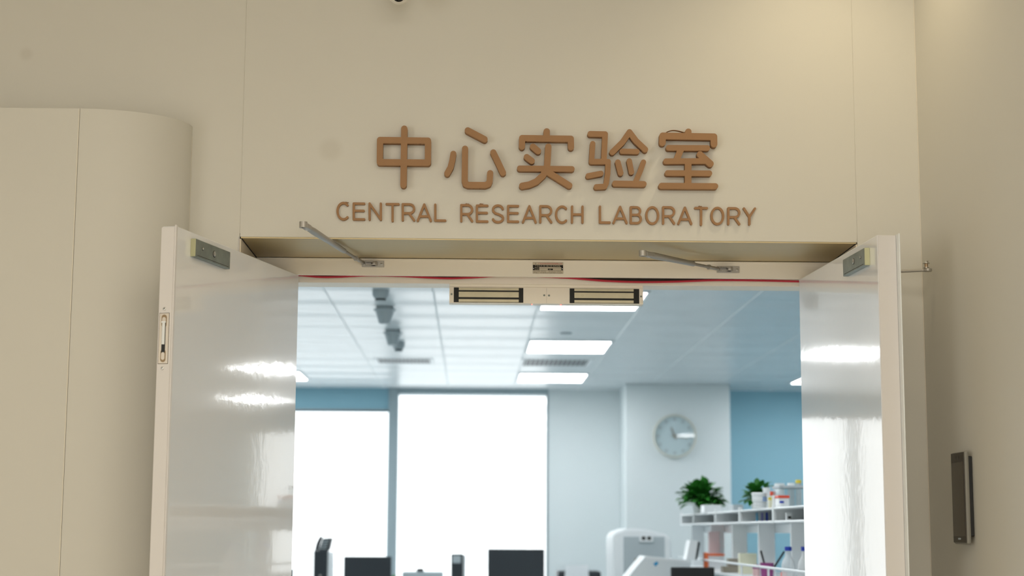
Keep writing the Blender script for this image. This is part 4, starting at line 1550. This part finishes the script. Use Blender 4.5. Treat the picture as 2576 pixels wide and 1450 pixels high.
box_item('red_box', 1968, 1980, 1440, 2.95, ZB, .05, 'redlid', 'small red box between pen cup and clear bottle', 'box', G2)

# ------------------------------------------------------------------ white instruments
y = 6.15
x0, x1, zt_ = X_at(1541, y), X_at(1690, y), Z_at(1329, y, 1600)
t = thing('analyser', ((x0 + x1) / 2, y + .25, BZ), 'tall white instrument with rounded top and recessed grey front', 'instrument')
pr = []
W_ = x1 - x0
for k in range(13):
    a_ = math.pi - math.pi / 2 * k / 12
    pr.append((x0 + .055 + .055 * math.cos(a_), zt_ - .075 + .06 * math.sin(a_)))
for k in range(1, 12):
    q = k / 12
    pr.append((x0 + .055 + (W_ - .11) * q, zt_ - .015 + .015 * math.sin(math.pi * (q * .8 + .15)) - .025 * q * q))
for k in range(13):
    a_ = math.pi / 2 - math.pi / 2 * k / 12
    pr.append((x1 - .06 + .06 * math.cos(a_), zt_ - .10 + .065 * math.sin(a_)))
pr += [(x1, BZ), (x0, BZ)]
bm = new(); add_prism(bm, [Vector((a_, y, z_)) for a_, z_ in pr], (0, .5, 0))
bmesh.ops.bevel(bm, geom=[e_ for e_ in bm.edges if abs(e_.verts[0].co.y - e_.verts[1].co.y) < 1e-6 and e_.verts[0].co.y < y + .01], offset=.02, segments=3, affect='EDGES', profile=.5)
obj('housing', bm, 'white_pl', t)
bm = new(); add_box(bm, (x0 + .07, y - .004, BZ + .1), (x1 - .045, y + .01, zt_ - .055), .003, 2)
fp = obj('front_panel', bm, 'grey_pl', t)
xa, xb = X_at(1608, y), X_at(1643, y)
za = Z_at(1345, y, 1620)
bm = new(); add_box(bm, (xa, y - .02, za - .05), (xb, y - .003, za), .004, 2)
lt = obj('latch', bm, 'white_pl', fp)
bm = new()
for q in (.3, .7):
    add_box(bm, (xa + (xb - xa) * q - .012, y - .022, za - .036), (xa + (xb - xa) * q + .012, y - .018, za - .014))
obj('latch_slot', bm, 'black', fp)
boxed('vent_window', (X_at(1596, y), y - .0055, Z_at(1420, y, 1600)), (X_at(1612, y), y - .003, Z_at(1405, y, 1600)), 'taupe', fp)

y = 4.75
pp = [(1562, 1475), (1624, 1400), (1736, 1411), (1740, 1475)]
P_ = [on_y(a_, b_, y) for a_, b_ in pp]
zi = P_[0].z
t = thing('sloped_instrument', ((P_[0].x + P_[3].x) / 2, y + .15, BZ), 'white instrument with sloping side and blue sticker behind the black screen', 'instrument')
bm = new()
add_prism(bm, [P_[0], P_[1], P_[2], P_[3]], (0, .34, 0))
obj('hood', bm, 'white_pl', t)
bm = new(); add_box(bm, (P_[0].x, y, BZ), (P_[3].x, y + .34, zi), .003, 1)
obj('base', bm, 'white_pl', t)
bm = new()
q = [on_y(a_, b_, y - .001) for a_, b_ in ((1643.5, 1419), (1652, 1413), (1657, 1418), (1649, 1426))]
add_prism(bm, q, (0, .0015, 0))
obj('sticker', bm, 'sky', t)
bm = new()
add_prism(bm, [on_y(a_, b_, y - .002) for a_, b_ in ((1625, 1400), (1736, 1411), (1736, 1417), (1626, 1407))], (0, .003, 0))
obj('top_edge', bm, 'paper', t)
# white file standing on it
y2 = 4.86
q = [on_y(a_, b_, y2) for a_, b_ in ((1727, 1432), (1749, 1432), (1756, 1361), (1736, 1360))]
zb = P_[2].z
q[0].z = q[1].z = zb + .003
t = thing('file_box', ((q[0].x + q[1].x) / 2, y2 + .08, zb), 'white file box with dark spine leaning behind the black screen', 'file box')
bm = new(); add_prism(bm, q, (0, .16, 0))
obj('box', bm, 'paper', t)
dd = Vector((.012, 0, 0))
bm = new(); add_prism(bm, [q[1], q[1] + dd, q[2] + dd - Vector((0, 0, .012)), q[2] - Vector((0, 0, .004))], (0, .16, 0))
obj('spine', bm, 'screen', t)
